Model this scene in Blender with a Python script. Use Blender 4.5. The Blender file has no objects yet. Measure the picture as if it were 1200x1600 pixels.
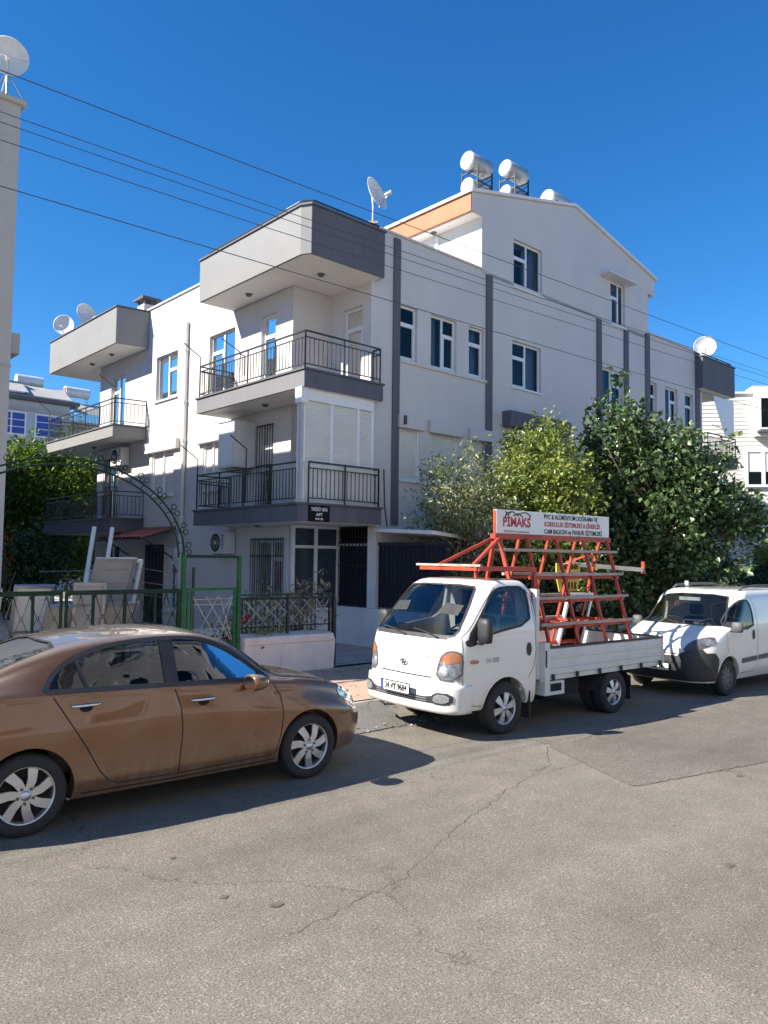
import bpy, bmesh, math, random
import numpy as np
from mathutils import Vector, Matrix
from mathutils.bvhtree import BVHTree
from mathutils.geometry import tessellate_polygon

random.seed(7); rng = np.random.default_rng(7)
sc = bpy.context.scene
COL = sc.collection
R = math.radians

# ------------------------------------------------------------------ camera
PITCH, ROLL, CAMH = R(3.371), R(0.724), 2.2
cam_d = bpy.data.cameras.new('camera'); cam = bpy.data.objects.new('camera', cam_d); COL.objects.link(cam)
cp, sp = math.cos(PITCH), math.sin(PITCH)
fw = Vector((0, cp, sp)); rt = Vector((1, 0, 0)); dn = Vector((0, sp, -cp))
rt2 = rt*math.cos(ROLL) - dn*math.sin(ROLL); dn2 = rt*math.sin(ROLL) + dn*math.cos(ROLL)
m = Matrix((rt2, -dn2, -fw)).transposed().to_4x4(); m.translation = (0, 0, CAMH)
cam.matrix_world = m
cam_d.sensor_fit = 'VERTICAL'; cam_d.sensor_height = 36.0; cam_d.lens = 36.0*1202/1600
cam_d.clip_end = 2000; cam_d.clip_start = 0.05
sc.camera = cam

# ------------------------------------------------------------------ sky, sun, exposure
SUN_DIR = Vector((-1.0286, -0.3562, 0.84)).normalized()      # towards the sun
world = bpy.data.worlds.new('World'); sc.world = world; world.use_nodes = True
wn = world.node_tree.nodes; wl = world.node_tree.links
sky = wn.new('ShaderNodeTexSky'); sky.sky_type = 'NISHITA'; sky.sun_disc = False
sky.sun_elevation = math.asin(SUN_DIR.z)
sky.sun_rotation = math.atan2(SUN_DIR.x, SUN_DIR.y)
sky.altitude = 0; sky.air_density = 1.0; sky.dust_density = 0.0; sky.ozone_density = 8.0
hsv = wn.new('ShaderNodeHueSaturation'); hsv.inputs['Saturation'].default_value = 1.19     # the phone's vivid blue, all over the sky
wl.new(sky.outputs['Color'], hsv.inputs['Color']); wl.new(hsv.outputs['Color'], wn['Background'].inputs['Color'])
wn['Background'].inputs['Strength'].default_value = 0.084
sun_d = bpy.data.lights.new('sun', 'SUN'); sun = bpy.data.objects.new('sun', sun_d); COL.objects.link(sun)
sun_d.energy = 4.8; sun_d.angle = R(0.53); sun_d.color = (1.0, 0.94, 0.83)
sun.rotation_euler = SUN_DIR.to_track_quat('Z', 'Y').to_euler(); sun.location = (-30, -10, 40)
sc.view_settings.view_transform = 'Standard'; sc.view_settings.look = 'None'
sc.view_settings.gamma = 1.0; sc.view_settings.exposure = 1.2; sc.view_settings.use_curve_mapping = False
sc.cycles.use_denoising = True
sc.cycles.max_bounces = 8; sc.cycles.transparent_max_bounces = 12
sc.cycles.caustics_reflective = False; sc.cycles.caustics_refractive = False

# ------------------------------------------------------------------ materials
def newmat(name):
    mt = bpy.data.materials.new(name); mt.use_nodes = True
    nt = mt.node_tree; return mt, nt, nt.nodes, nt.links, nt.nodes['Principled BSDF']
def ramp(nodes, stops):
    r_ = nodes.new('ShaderNodeValToRGB'); e = r_.color_ramp.elements
    while len(e) < len(stops): e.new(0.5)
    for i, (p, c) in enumerate(stops):
        e[i].position = p; e[i].color = (c[0], c[1], c[2], 1) if hasattr(c, '__len__') else (c, c, c, 1)
    return r_
def noise(nodes, links, co, scale, detail=4, rough=0.55, dist=0.0):
    n_ = nodes.new('ShaderNodeTexNoise'); n_.inputs['Scale'].default_value = scale
    n_.inputs['Detail'].default_value = detail; n_.inputs['Roughness'].default_value = rough
    n_.inputs['Distortion'].default_value = dist
    if co is not None: links.new(co, n_.inputs['Vector'])
    return n_
def mixc(nodes, links, fac, a, b, mode='MIX'):
    x = nodes.new('ShaderNodeMix'); x.data_type = 'RGBA'; x.blend_type = mode
    for sock, val in ((x.inputs[0], fac), (x.inputs[6], a), (x.inputs[7], b)):
        if isinstance(val, (int, float)): sock.default_value = val
        elif isinstance(val, tuple): sock.default_value = (*val, 1)
        else: links.new(val, sock)
    return x.outputs[2]
def bump(nodes, links, height, strength, dist=0.01):
    b_ = nodes.new('ShaderNodeBump'); b_.inputs['Strength'].default_value = strength; b_.inputs['Distance'].default_value = dist
    links.new(height, b_.inputs['Height']); return b_.outputs['Normal']

def mat(name, col, rough=0.6, var=0.10, scale=3.0, bmp=0.0, bscale=40, metal=0.0, coat=0.0, spec=0.5, streak=0.0, dirt=None):
    mt, nt, N, L, P = newmat(name)
    tc = N.new('ShaderNodeTexCoord'); co = tc.outputs['Object']
    n1 = noise(N, L, co, scale, 5)
    dark = tuple(c*(1-var) for c in col); light = tuple(min(1, c*(1+var*0.6)) for c in col)
    rp = ramp(N, [(0.3, dark), (0.7, light)]); L.new(n1.outputs['Fac'], rp.inputs['Fac'])
    out = rp.outputs['Color']
    if streak > 0:
        mp = N.new('ShaderNodeMapping'); mp.inputs['Scale'].default_value = (3.0, 3.0, 0.25); L.new(co, mp.inputs['Vector'])
        n2 = noise(N, L, mp.outputs['Vector'], 1.6, 6, 0.65)
        r2 = ramp(N, [(0.45, 0.0), (0.75, 1.0)]); L.new(n2.outputs['Fac'], r2.inputs['Fac'])
        mm = N.new('ShaderNodeMath'); mm.operation = 'MULTIPLY'; mm.inputs[1].default_value = streak; L.new(r2.outputs['Color'], mm.inputs[0])
        d = dirt or tuple(c*0.6 for c in col)
        out = mixc(N, L, mm.outputs[0], out, d)
    L.new(out, P.inputs['Base Color'])
    P.inputs['Roughness'].default_value = rough; P.inputs['Metallic'].default_value = metal
    P.inputs['Specular IOR Level'].default_value = spec; P.inputs['Coat Weight'].default_value = coat
    P.inputs['Coat Roughness'].default_value = 0.06
    if bmp > 0:
        nb = noise(N, L, co, bscale, 4); L.new(bump(N, L, nb.outputs['Fac'], bmp), P.inputs['Normal'])
    return mt

def glassmat(name, tint=(0.55, 0.6, 0.65), refl=1.0, ior=1.6):
    mt = bpy.data.materials.new(name); mt.use_nodes = True; N = mt.node_tree.nodes; L = mt.node_tree.links; N.clear()
    o = N.new('ShaderNodeOutputMaterial'); mx = N.new('ShaderNodeMixShader'); t = N.new('ShaderNodeBsdfTransparent'); g = N.new('ShaderNodeBsdfGlossy')
    t.inputs['Color'].default_value = (*tint, 1); g.inputs['Roughness'].default_value = 0.02
    g.inputs['Color'].default_value = (refl, refl, refl, 1)
    f = N.new('ShaderNodeFresnel'); f.inputs['IOR'].default_value = ior
    # slight waviness of the pane so reflections are not mirror-perfect
    tc = N.new('ShaderNodeTexCoord'); n_ = noise(N, L, tc.outputs['Object'], 2.5, 2)
    b_ = bump(N, L, n_.outputs['Fac'], 0.06, 0.05); L.new(b_, g.inputs['Normal'])
    L.new(f.outputs[0], mx.inputs[0]); L.new(t.outputs[0], mx.inputs[1]); L.new(g.outputs[0], mx.inputs[2]); L.new(mx.outputs[0], o.inputs['Surface'])
    return mt

def leafmat(name, c1, c2, c3, trans=0.35, rough=0.45):
    mt = bpy.data.materials.new(name); mt.use_nodes = True; N = mt.node_tree.nodes; L = mt.node_tree.links; P = N['Principled BSDF']
    g = N.new('ShaderNodeNewGeometry')
    rp = ramp(N, [(0.0, c1), (0.55, c2), (1.0, c3)]); L.new(g.outputs['Random Per Island'], rp.inputs['Fac'])
    L.new(rp.outputs['Color'], P.inputs['Base Color']); P.inputs['Roughness'].default_value = rough
    t = N.new('ShaderNodeBsdfTranslucent'); hs = N.new('ShaderNodeHueSaturation'); hs.inputs['Saturation'].default_value = 1.15; hs.inputs['Value'].default_value = 1.25
    L.new(rp.outputs['Color'], hs.inputs['Color']); L.new(hs.outputs[0], t.inputs['Color'])
    mx = N.new('ShaderNodeMixShader'); mx.inputs[0].default_value = trans
    o = N['Material Output']; L.new(P.outputs[0], mx.inputs[1]); L.new(t.outputs[0], mx.inputs[2]); L.new(mx.outputs[0], o.inputs['Surface'])
    return mt

def asphalt(name, base, dark=1.0, cracks=True):
    mt, nt, N, L, P = newmat(name)
    tc = N.new('ShaderNodeTexCoord'); co = tc.outputs['Object']
    big = noise(N, L, co, 0.32, 6, 0.6); mid = noise(N, L, co, 3.0, 5, 0.6); fine = noise(N, L, co, 78, 3, 0.75)
    r0 = ramp(N, [(0.3, tuple(c*0.80 for c in base)), (0.7, tuple(c*1.14 for c in base))]); L.new(big.outputs['Fac'], r0.inputs['Fac'])
    r1 = ramp(N, [(0.3, 0.88), (0.7, 1.08)]); L.new(mid.outputs['Fac'], r1.inputs['Fac'])
    c = mixc(N, L, 1.0, r0.outputs['Color'], r1.outputs['Color'], 'MULTIPLY')
    r2 = ramp(N, [(0.34, 0.36), (0.5, 1.0), (0.66, 1.5)]); L.new(fine.outputs['Fac'], r2.inputs['Fac'])
    c = mixc(N, L, 0.8, c, r2.outputs['Color'], 'MULTIPLY')
    # lighter and darker aggregate stones
    v = N.new('ShaderNodeTexVoronoi'); v.inputs['Scale'].default_value = 75; L.new(co, v.inputs['Vector'])
    sep = N.new('ShaderNodeSeparateColor'); L.new(v.outputs['Color'], sep.inputs[0])
    rs = ramp(N, [(0.0, 0.5), (0.13, 1.0), (0.84, 1.0), (0.94, 1.75)]); L.new(sep.outputs[0], rs.inputs['Fac'])
    c = mixc(N, L, 0.5, c, rs.outputs['Color'], 'MULTIPLY')
    # oil spots
    v2 = N.new('ShaderNodeTexVoronoi'); v2.inputs['Scale'].default_value = 0.75; v2.inputs['Randomness'].default_value = 1.0
    dz = noise(N, L, co, 5, 3); addv = N.new('ShaderNodeVectorMath'); addv.operation = 'MULTIPLY_ADD'
    L.new(dz.outputs['Color'], addv.inputs[0]); addv.inputs[1].default_value = (0.12, 0.12, 0.12); L.new(co, addv.inputs[2]); L.new(addv.outputs[0], v2.inputs['Vector'])
    ro = ramp(N, [(0.028, 0.45), (0.05, 1.0)]); L.new(v2.outputs['Distance'], ro.inputs['Fac'])
    c = mixc(N, L, 0.8, c, ro.outputs['Color'], 'MULTIPLY')
    # broad wear bands along the road
    mp = N.new('ShaderNodeMapping'); mp.inputs['Scale'].default_value = (0.05, 0.7, 1); L.new(co, mp.inputs['Vector'])
    bn = noise(N, L, mp.outputs[0], 1.2, 4); rb = ramp(N, [(0.35, 0.85), (0.65, 1.10)]); L.new(bn.outputs['Fac'], rb.inputs['Fac'])
    c = mixc(N, L, 1.0, c, rb.outputs['Color'], 'MULTIPLY')
    h = fine.outputs['Fac']
    if cracks:
        vc = N.new('ShaderNodeTexVoronoi'); vc.feature = 'DISTANCE_TO_EDGE'; vc.inputs['Scale'].default_value = 0.30
        wn_ = noise(N, L, co, 1.6, 6, 0.7); ad = N.new('ShaderNodeVectorMath'); ad.operation = 'MULTIPLY_ADD'
        L.new(wn_.outputs['Color'], ad.inputs[0]); ad.inputs[1].default_value = (0.9, 0.9, 0.9); L.new(co, ad.inputs[2]); L.new(ad.outputs[0], vc.inputs['Vector'])
        rc = ramp(N, [(0.0, 0.40), (0.0045, 1.0)]); L.new(vc.outputs['Distance'], rc.inputs['Fac'])
        msk = noise(N, L, co, 0.5, 2); rm = ramp(N, [(0.40, 0.0), (0.52, 0.9)]); L.new(msk.outputs['Fac'], rm.inputs['Fac'])
        c = mixc(N, L, rm.outputs['Color'], c, mixc(N, L, 1.0, c, rc.outputs['Color'], 'MULTIPLY'))
    L.new(c, P.inputs['Base Color']); P.inputs['Roughness'].default_value = 0.85; P.inputs['Specular IOR Level'].default_value = 0.3
    L.new(bump(N, L, h, 0.55, 0.012), P.inputs['Normal'])
    return mt

def carpaint(name, col, metal=0.0, rough=0.35, dust=(0.35, 0.3, 0.24), dustamt=0.15, top=0.0, low=0.5):
    mt, nt, N, L, P = newmat(name)
    tc = N.new('ShaderNodeTexCoord'); co = tc.outputs['Object']
    n1 = noise(N, L, co, 2.0, 6, 0.65); rp = ramp(N, [(0.42, 0.0), (0.8, 1.0)]); L.new(n1.outputs['Fac'], rp.inputs['Fac'])
    def mul(a, b):
        mm = N.new('ShaderNodeMath'); mm.operation = 'MULTIPLY'
        for k, v in enumerate((a, b)):
            if isinstance(v, (int, float)): mm.inputs[k].default_value = v
            else: L.new(v, mm.inputs[k])
        return mm.outputs[0]
    c = mixc(N, L, mul(rp.outputs['Color'], dustamt), tuple(col), dust)
    # dust lying on surfaces that face up
    g = N.new('ShaderNodeNewGeometry'); sp_ = N.new('ShaderNodeSeparateXYZ'); L.new(g.outputs['Normal'], sp_.inputs[0])
    rt_ = ramp(N, [(0.55, 0.0), (0.95, 1.0)]); L.new(sp_.outputs['Z'], rt_.inputs['Fac'])
    n2 = noise(N, L, co, 5.0, 5, 0.6); r2 = ramp(N, [(0.25, 0.55), (0.75, 1.0)]); L.new(n2.outputs['Fac'], r2.inputs['Fac'])
    c = mixc(N, L, mul(mul(rt_.outputs['Color'], r2.outputs['Color']), top), c, dust)
    # road splash along the sills
    s2 = N.new('ShaderNodeSeparateXYZ'); L.new(co, s2.inputs[0]); rl = ramp(N, [(0.30, 1.0), (0.62, 0.0)]); L.new(s2.outputs['Z'], rl.inputs['Fac'])
    mp = N.new('ShaderNodeMapping'); mp.inputs['Scale'].default_value = (6, 6, 2); L.new(co, mp.inputs['Vector'])
    n3 = noise(N, L, mp.outputs[0], 1.5, 6, 0.7); r3 = ramp(N, [(0.35, 0.1), (0.7, 1.0)]); L.new(n3.outputs['Fac'], r3.inputs['Fac'])
    c = mixc(N, L, mul(mul(rl.outputs['Color'], r3.outputs['Color']), low), c, tuple(d*0.8 for d in dust))
    L.new(c, P.inputs['Base Color']); P.inputs['Metallic'].default_value = metal
    rr = ramp(N, [(0.3, rough*0.85), (0.75, min(1, rough*1.4))]); L.new(n1.outputs['Fac'], rr.inputs['Fac']); L.new(rr.outputs['Color'], P.inputs['Roughness'])
    P.inputs['Coat Weight'].default_value = 1.0; P.inputs['Coat Roughness'].default_value = 0.03
    return mt

M = {}
M['wall'] = mat('wall_plaster', (0.655, 0.625, 0.61), 0.85, 0.05, 0.7, 0.25, 60, streak=0.16, dirt=(0.56, 0.50, 0.45))
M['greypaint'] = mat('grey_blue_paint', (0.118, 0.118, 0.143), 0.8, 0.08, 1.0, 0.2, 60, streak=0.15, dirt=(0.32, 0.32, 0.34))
M['lightgrey'] = mat('light_grey_paint', (0.232, 0.229, 0.228), 0.8, 0.07, 1.0, 0.2, 60, streak=0.18, dirt=(0.21, 0.205, 0.20))
M['midgrey'] = mat('mid_grey_paint', (0.175, 0.172, 0.185), 0.8, 0.07, 1.0, 0.2, 60, streak=0.18, dirt=(0.24, 0.235, 0.23))
M['soffit'] = mat('soffit_white', (0.82, 0.80, 0.76), 0.85, 0.04, 1.0)
M['pvc'] = mat('white_pvc', (0.80, 0.81, 0.82), 0.4, 0.03, 2.0)
M['shutter'] = mat('roller_shutter', (0.74, 0.72, 0.68), 0.5, 0.05, 2.0)
M['glass'] = glassmat('window_glass', (0.42, 0.50, 0.62), 0.8, 1.42)
M['glassdark'] = glassmat('dark_glass', (0.25, 0.28, 0.31))
M['curtain'] = mat('curtain_cloth', (0.62, 0.62, 0.62), 0.9, 0.1, 4)
M['roomshade'] = mat('painted_room_shade', (0.05, 0.055, 0.07), 0.9, 0.2, 1)  # near-black colour stands in for the shade inside rooms
M['black'] = mat('black_iron', (0.025, 0.026, 0.03), 0.5, 0.2, 6)
M['coping'] = mat('dark_coping', (0.10, 0.10, 0.115), 0.6, 0.1, 3)
M['pipe'] = mat('white_pipe', (0.72, 0.70, 0.66), 0.5, 0.05, 3)
M['orange'] = mat('peach_paint', (0.52, 0.195, 0.105), 0.85, 0.08, 1.5, streak=0.3, dirt=(0.52, 0.30, 0.21))
M['roof'] = mat('roof_membrane', (0.45, 0.43, 0.41), 0.9, 0.12, 1.0, 0.2)
M['tile'] = mat('clay_tile', (0.33, 0.10, 0.07), 0.8, 0.25, 5, 0.2)
M['steel'] = mat('galvanised_steel', (0.45, 0.46, 0.48), 0.4, 0.15, 6, metal=0.7)
M['tank'] = mat('white_enamel_tank', (0.72, 0.73, 0.72), 0.35, 0.08, 4, streak=0.35, dirt=(0.45, 0.40, 0.34))
M['tankgrey'] = mat('grey_tank_jacket', (0.42, 0.43, 0.45), 0.38, 0.12, 4, metal=0.35, streak=0.3, dirt=(0.28, 0.25, 0.22))
M['chrome'] = mat('chrome', (0.75, 0.75, 0.76), 0.12, 0.05, 5, metal=1.0)
M['alloy'] = mat('alloy_silver', (0.60, 0.60, 0.62), 0.32, 0.15, 8, metal=0.75)
M['rubber'] = mat('tyre_rubber', (0.028, 0.028, 0.03), 0.85, 0.25, 20, 0.2, 80)
M['plastic'] = mat('black_plastic', (0.03, 0.031, 0.034), 0.55, 0.2, 10)
M['greyplastic'] = mat('grey_plastic', (0.10, 0.10, 0.11), 0.6, 0.2, 10)
M['inner'] = mat('dark_underbody', (0.012, 0.012, 0.013), 0.9, 0.2, 10)
M['seat'] = mat('seat_cloth', (0.17, 0.15, 0.14), 0.9, 0.15, 12)
M['dash'] = mat('dashboard', (0.10, 0.10, 0.105), 0.7, 0.15, 12)
M['white_label'] = mat('white_label', (0.82, 0.82, 0.80), 0.5, 0.03, 4)
M['blue_label'] = mat('blue_label', (0.03, 0.08, 0.35), 0.5, 0.03, 4)
M['ink'] = mat('black_ink', (0.012, 0.012, 0.013), 0.75, 0.05, 4, spec=0.15)
M['redink'] = mat('red_ink', (0.50, 0.02, 0.03), 0.5, 0.05, 4)
M['brown'] = carpaint('brown_metallic_paint', (0.20, 0.088, 0.036), 0.5, 0.28, (0.50, 0.44, 0.36), 0.12, 0.62, 0.35)
M['whitepaint'] = carpaint('white_car_paint', (0.80, 0.77, 0.72), 0.0, 0.32, (0.55, 0.50, 0.42), 0.15, 0.10, 0.55)
M['bedpaint'] = mat('dull_white_panel', (0.66, 0.66, 0.63), 0.55, 0.08, 3, 0.05, streak=0.25, dirt=(0.48, 0.46, 0.42))
M['carglass'] = glassmat('car_glass', (0.50, 0.54, 0.55))
M['lampglass'] = glassmat('lamp_glass', (0.92, 0.93, 0.94), 0.4, 1.4)
M['reflector'] = mat('lamp_reflector', (0.34, 0.34, 0.35), 0.38, 0.5, 22, metal=0.45)
M['amber'] = mat('amber_lens', (0.50, 0.17, 0.065), 0.3, 0.25, 14, coat=0.5)
M['redpaint'] = mat('red_oxide_paint', (0.47, 0.062, 0.028), 0.5, 0.3, 5, 0.1, streak=0.25, dirt=(0.28, 0.07, 0.04))
M['redtop'] = mat('worn_rack_bar', (0.42, 0.37, 0.32), 0.65, 0.25, 6, 0.1)
M['green'] = mat('green_gate_paint', (0.022, 0.13, 0.04), 0.5, 0.3, 5, spec=0.3)
M['darkgreen'] = mat('dark_green_gate_paint', (0.010, 0.036, 0.022), 0.6, 0.25, 5, spec=0.25)
M['whitewash'] = mat('whitewashed_wall', (0.82, 0.74, 0.69), 0.9, 0.10, 2.0, 0.5, 25, streak=0.35, dirt=(0.42, 0.36, 0.31))
M['greywall'] = mat('grey_garden_wall', (0.78, 0.77, 0.77), 0.9, 0.08, 2.0, 0.3, 25, streak=0.2)
M['concrete'] = mat('concrete', (0.42, 0.40, 0.37), 0.9, 0.2, 2.5, 0.4, 30)
M['kerb'] = mat('kerb_concrete', (0.40, 0.38, 0.35), 0.9, 0.2, 3, 0.4, 30)
M['earth'] = mat('dry_earth', (0.20, 0.17, 0.13), 0.95, 0.25, 1.5, 0.4, 20)
M['bark'] = mat('bark', (0.16, 0.125, 0.095), 0.9, 0.3, 12, 0.6, 30)
M['shade'] = mat('dark_shade_net', (0.014, 0.016, 0.026), 0.9, 0.3, 30)
M['neigh'] = mat('beige_neighbour_plaster', (0.52, 0.50, 0.46), 0.9, 0.08, 1.0, 0.3, 40, streak=0.2)
M['paleblue'] = mat('pale_house_plaster', (0.50, 0.53, 0.57), 0.9, 0.06, 1.0)
M['asphalt'] = asphalt('old_asphalt', (0.198, 0.177, 0.148))
M['asphalt_patch'] = asphalt('newer_asphalt_patch', (0.165, 0.149, 0.127), cracks=False)
M['apron'] = asphalt('rough_concrete_apron', (0.17, 0.162, 0.15), cracks=True)
M['cable'] = mat('black_cable', (0.05, 0.055, 0.07), 0.6, 0.1, 5)
M['yellow'] = mat('yellow_board', (0.62, 0.52, 0.06), 0.6, 0.15, 6)
M['timber'] = mat('pale_timber', (0.72, 0.66, 0.50), 0.7, 0.12, 6)
M['cardboard'] = mat('pale_board', (0.40, 0.40, 0.385), 0.8, 0.1, 6)
M['siding'] = mat('cream_siding', (0.70, 0.68, 0.62), 0.7, 0.05, 1.5, streak=0.08)
M['blueglass'] = glassmat('blue_glass', (0.18, 0.34, 0.75))
def paver_mat():
    mt, nt, N, L, P = newmat('tan_pavers')
    tc = N.new('ShaderNodeTexCoord'); co = tc.outputs['Object']
    b = N.new('ShaderNodeTexBrick'); b.inputs['Scale'].default_value = 5.0; b.inputs['Mortar Size'].default_value = 0.025
    b.inputs['Color1'].default_value = (0.42, 0.26, 0.19, 1); b.inputs['Color2'].default_value = (0.50, 0.34, 0.25, 1); b.inputs['Mortar'].default_value = (0.30, 0.24, 0.20, 1)
    L.new(co, b.inputs['Vector']); n1 = noise(N, L, co, 1.2, 6, 0.7); r1 = ramp(N, [(0.4, 0.0), (0.75, 0.8)]); L.new(n1.outputs['Fac'], r1.inputs['Fac'])
    L.new(mixc(N, L, r1.outputs['Color'], b.outputs['Color'], (0.46, 0.37, 0.29)), P.inputs['Base Color']); P.inputs['Roughness'].default_value = 0.9
    return mt
M['paver'] = paver_mat()

# ------------------------------------------------------------------ mesh builder
class MB:
    def __init__(s): s.v = []; s.f = []; s.mi = []; s.cur = 0; s.sm = []; s.smooth = False
    def add(s, vs, fs):
        o = len(s.v); s.v += [tuple(v) for v in vs]
        for f in fs: s.f.append([i+o for i in f]); s.mi.append(s.cur); s.sm.append(s.smooth)
        return s
    def box(s, x0, x1, y0, y1, z0, z1, fn=None):
        vs = [(x, y, z) for z in (z0, z1) for y in (y0, y1) for x in (x0, x1)]
        if fn: vs = [fn(*p) for p in vs]
        return s.add(vs, [(0, 2, 3, 1), (4, 5, 7, 6), (0, 1, 5, 4), (2, 6, 7, 3), (0, 4, 6, 2), (1, 3, 7, 5)])
    def prism(s, poly, z0, z1, fn=None):
        n = len(poly); fn = fn or (lambda x, y, z: (x, y, z))
        vs = [fn(x, y, z0) for x, y in poly] + [fn(x, y, z1) for x, y in poly]
        return s.add(vs, [list(range(n))[::-1], list(range(n, 2*n))] + [(i, (i+1) % n, n+(i+1) % n, n+i) for i in range(n)])
    def bar(s, a, b, w, h=None, up=(0, 0, 1)):
        a = Vector(a); b = Vector(b); h = h or w; d = (b-a)
        if d.length < 1e-6: return s
        d.normalize(); u_ = Vector(up)
        if abs(d.dot(u_)) > 0.98: u_ = Vector((1, 0, 0))
        sd = d.cross(u_).normalized(); u_ = sd.cross(d).normalized()
        vs = [p + sd*(i*w/2) + u_*(j*h/2) for p in (a, b) for i, j in ((-1, -1), (1, -1), (1, 1), (-1, 1))]
        return s.add(vs, [(3, 2, 1, 0), (4, 5, 6, 7)] + [(i, (i+1) % 4, 4+(i+1) % 4, 4+i) for i in range(4)])
    def tube(s, pts, r, n=8, cap=True):
        pts = [Vector(p) for p in pts]; rs = r if hasattr(r, '__len__') else [r]*len(pts)
        rings = []; prev = None
        for i, p in enumerate(pts):
            d = (pts[min(i+1, len(pts)-1)] - pts[max(i-1, 0)]).normalized()
            ref = prev if prev is not None else (Vector((0, 0, 1)) if abs(d.z) < 0.9 else Vector((1, 0, 0)))
            sd = (ref - d*ref.dot(d)); sd = sd.normalized() if sd.length > 1e-6 else d.orthogonal().normalized()
            prev = sd; u_ = d.cross(sd)
            rings.append([p + (sd*math.cos(2*math.pi*k/n) + u_*math.sin(2*math.pi*k/n))*rs[i] for k in range(n)])
        return s.rings(rings, cap)
    def rings(s, rings, cap=True, closed=True):
        n = len(rings[0]); vs = [p for r_ in rings for p in r_]; fs = []
        for i in range(len(rings)-1):
            for k in range(n if closed else n-1):
                k2 = (k+1) % n; fs.append((i*n+k, i*n+k2, (i+1)*n+k2, (i+1)*n+k))
        if cap: fs += [list(range(n))[::-1], list(range((len(rings)-1)*n, len(rings)*n))]
        return s.add(vs, fs)
    def lathe(s, prof, c, axis, n=32, cap=False):   # prof: (r, h) along axis
        c = Vector(c); ax = Vector(axis).normalized(); o = ax.orthogonal().normalized(); q = ax.cross(o)
        return s.rings([[c + ax*h + (o*math.cos(2*math.pi*k/n) + q*math.sin(2*math.pi*k/n))*r_ for k in range(n)] for r_, h in prof], cap)
    def cyl(s, c, axis, r, h, n=20): return s.lathe([(r, 0), (r, h)], c, axis, n, True)
    def build(s, name, mats, parent=None, loc=None, rz=None, fix=True, bevel=0):
        me = bpy.data.meshes.new(name); me.from_pydata(s.v, [], s.f)
        if not isinstance(mats, (list, tuple)): mats = [mats]
        for mt in mats: me.materials.append(mt)
        me.polygons.foreach_set('material_index', s.mi); me.polygons.foreach_set('use_smooth', s.sm)
        if fix:
            bm = bmesh.new(); bm.from_mesh(me); bmesh.ops.recalc_face_normals(bm, faces=bm.faces); bm.to_mesh(me); bm.free()
        me.update()
        return link(name, me, parent, loc, rz, bevel)
def link(name, me, parent=None, loc=None, rz=None, bevel=0):
    o = bpy.data.objects.new(name, me); COL.objects.link(o)
    if parent is not None: o.parent = parent
    if loc is not None: o.location = loc
    if rz is not None: o.rotation_euler = (0, 0, rz)
    if bevel:
        b_ = o.modifiers.new('bevel', 'BEVEL'); b_.width = bevel; b_.segments = 2; b_.limit_method = 'ANGLE'
    return o
def tag(o, label, cat, group=None):
    o['label'] = label; o['category'] = cat
    if group: o['group'] = group
    return o
def empty(name, loc, rz, label, cat, group=None):
    o = bpy.data.objects.new(name, None); COL.objects.link(o); o.location = loc; o.rotation_euler = (0, 0, rz); o.empty_display_size = 0.2
    return tag(o, label, cat, group)
def struct(o): o['kind'] = 'structure'; return o

def text_mesh(txt, size, mb_name, matl, fn, parent, depth=0.0, bold=0.0, align='CENTER', sx=1.0):
    """flat lettering; fn maps (x, y) of the text plane to 3D"""
    cu = bpy.data.curves.new('t', 'FONT'); cu.body = txt; cu.size = size; cu.align_x = align; cu.align_y = 'CENTER'; cu.offset = bold
    cu.resolution_u = 3
    ob = bpy.data.objects.new('t', cu); COL.objects.link(ob)
    dg = bpy.context.evaluated_depsgraph_get(); me = bpy.data.meshes.new_from_object(ob.evaluated_get(dg))
    bpy.data.objects.remove(ob); bpy.data.curves.remove(cu)
    for v in me.vertices: v.co = fn(v.co.x*sx, v.co.y)
    me.materials.clear(); me.materials.append(matl); me.name = mb_name
    return link(mb_name, me, parent)

# street frame: p along the street (receding right), q across it, towards the building
SA = R(50.7); SW = Vector((math.sin(SA), math.cos(SA), 0)); SN = Vector((-SW.y, SW.x, 0)); SROT = R(90)-SA
def PQ(p, q, z=0): return SW*p + SN*q + Vector((0, 0, z))
# building frame: s along the long facade, t along the sunlit side facade
BA = R(47.63); BROT = R(90)-BA; BO = Vector((-1.701, 15.877, 0))
BU = Vector((math.sin(BA), math.cos(BA), 0)); BV = Vector((-math.cos(BA), math.sin(BA), 0))
def ST(s_, t_, z=0): return BO + BU*s_ + BV*t_ + Vector((0, 0, z))
# ================================================================== THE SETTING
def sheet(name, matl, pts, z, rz=SROT, sub=0):
    mb = MB(); mb.add([(x, y, z) for x, y in pts], [list(range(len(pts)))])
    return struct(mb.build(name, matl, None, (0, 0, 0), rz, fix=False))
def jag(pts, amp, step=0.15):
    out = []
    for i in range(len(pts)):
        a = Vector(pts[i]); b = Vector(pts[(i+1) % len(pts)]); n = max(1, int((b-a).length/step))
        nrm = Vector((-(b-a).y, (b-a).x)).normalized() if (b-a).length > 0 else Vector((0, 0)); k0 = 0.0
        for k in range(n):
            k0 = 0.75*k0 + random.uniform(-amp, amp)*0.5
            out.append(tuple(a.lerp(b, k/n) + nrm*(k0 if k else 0)))
    return out
sheet('ground', M['earth'], [(-500, -500), (500, -500), (500, 500), (-500, 500)], -0.03)
sheet('road', M['asphalt'], [(-70, -6.5), (160, -6.5), (160, 8.95), (-70, 8.95)], 0.0)
sheet('asphalt_patch', M['asphalt_patch'], jag([(7.35, 5.85), (6.75, 4.35), (9.2, 3.9), (14.5, 3.7), (15.0, 5.9)], 0.03), 0.004)
sheet('asphalt_patch', M['asphalt_patch'], jag([(1.2, -2.5), (2.4, -2.6), (2.6, 0.6), (1.5, 0.8)], 0.03), 0.004)
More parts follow.
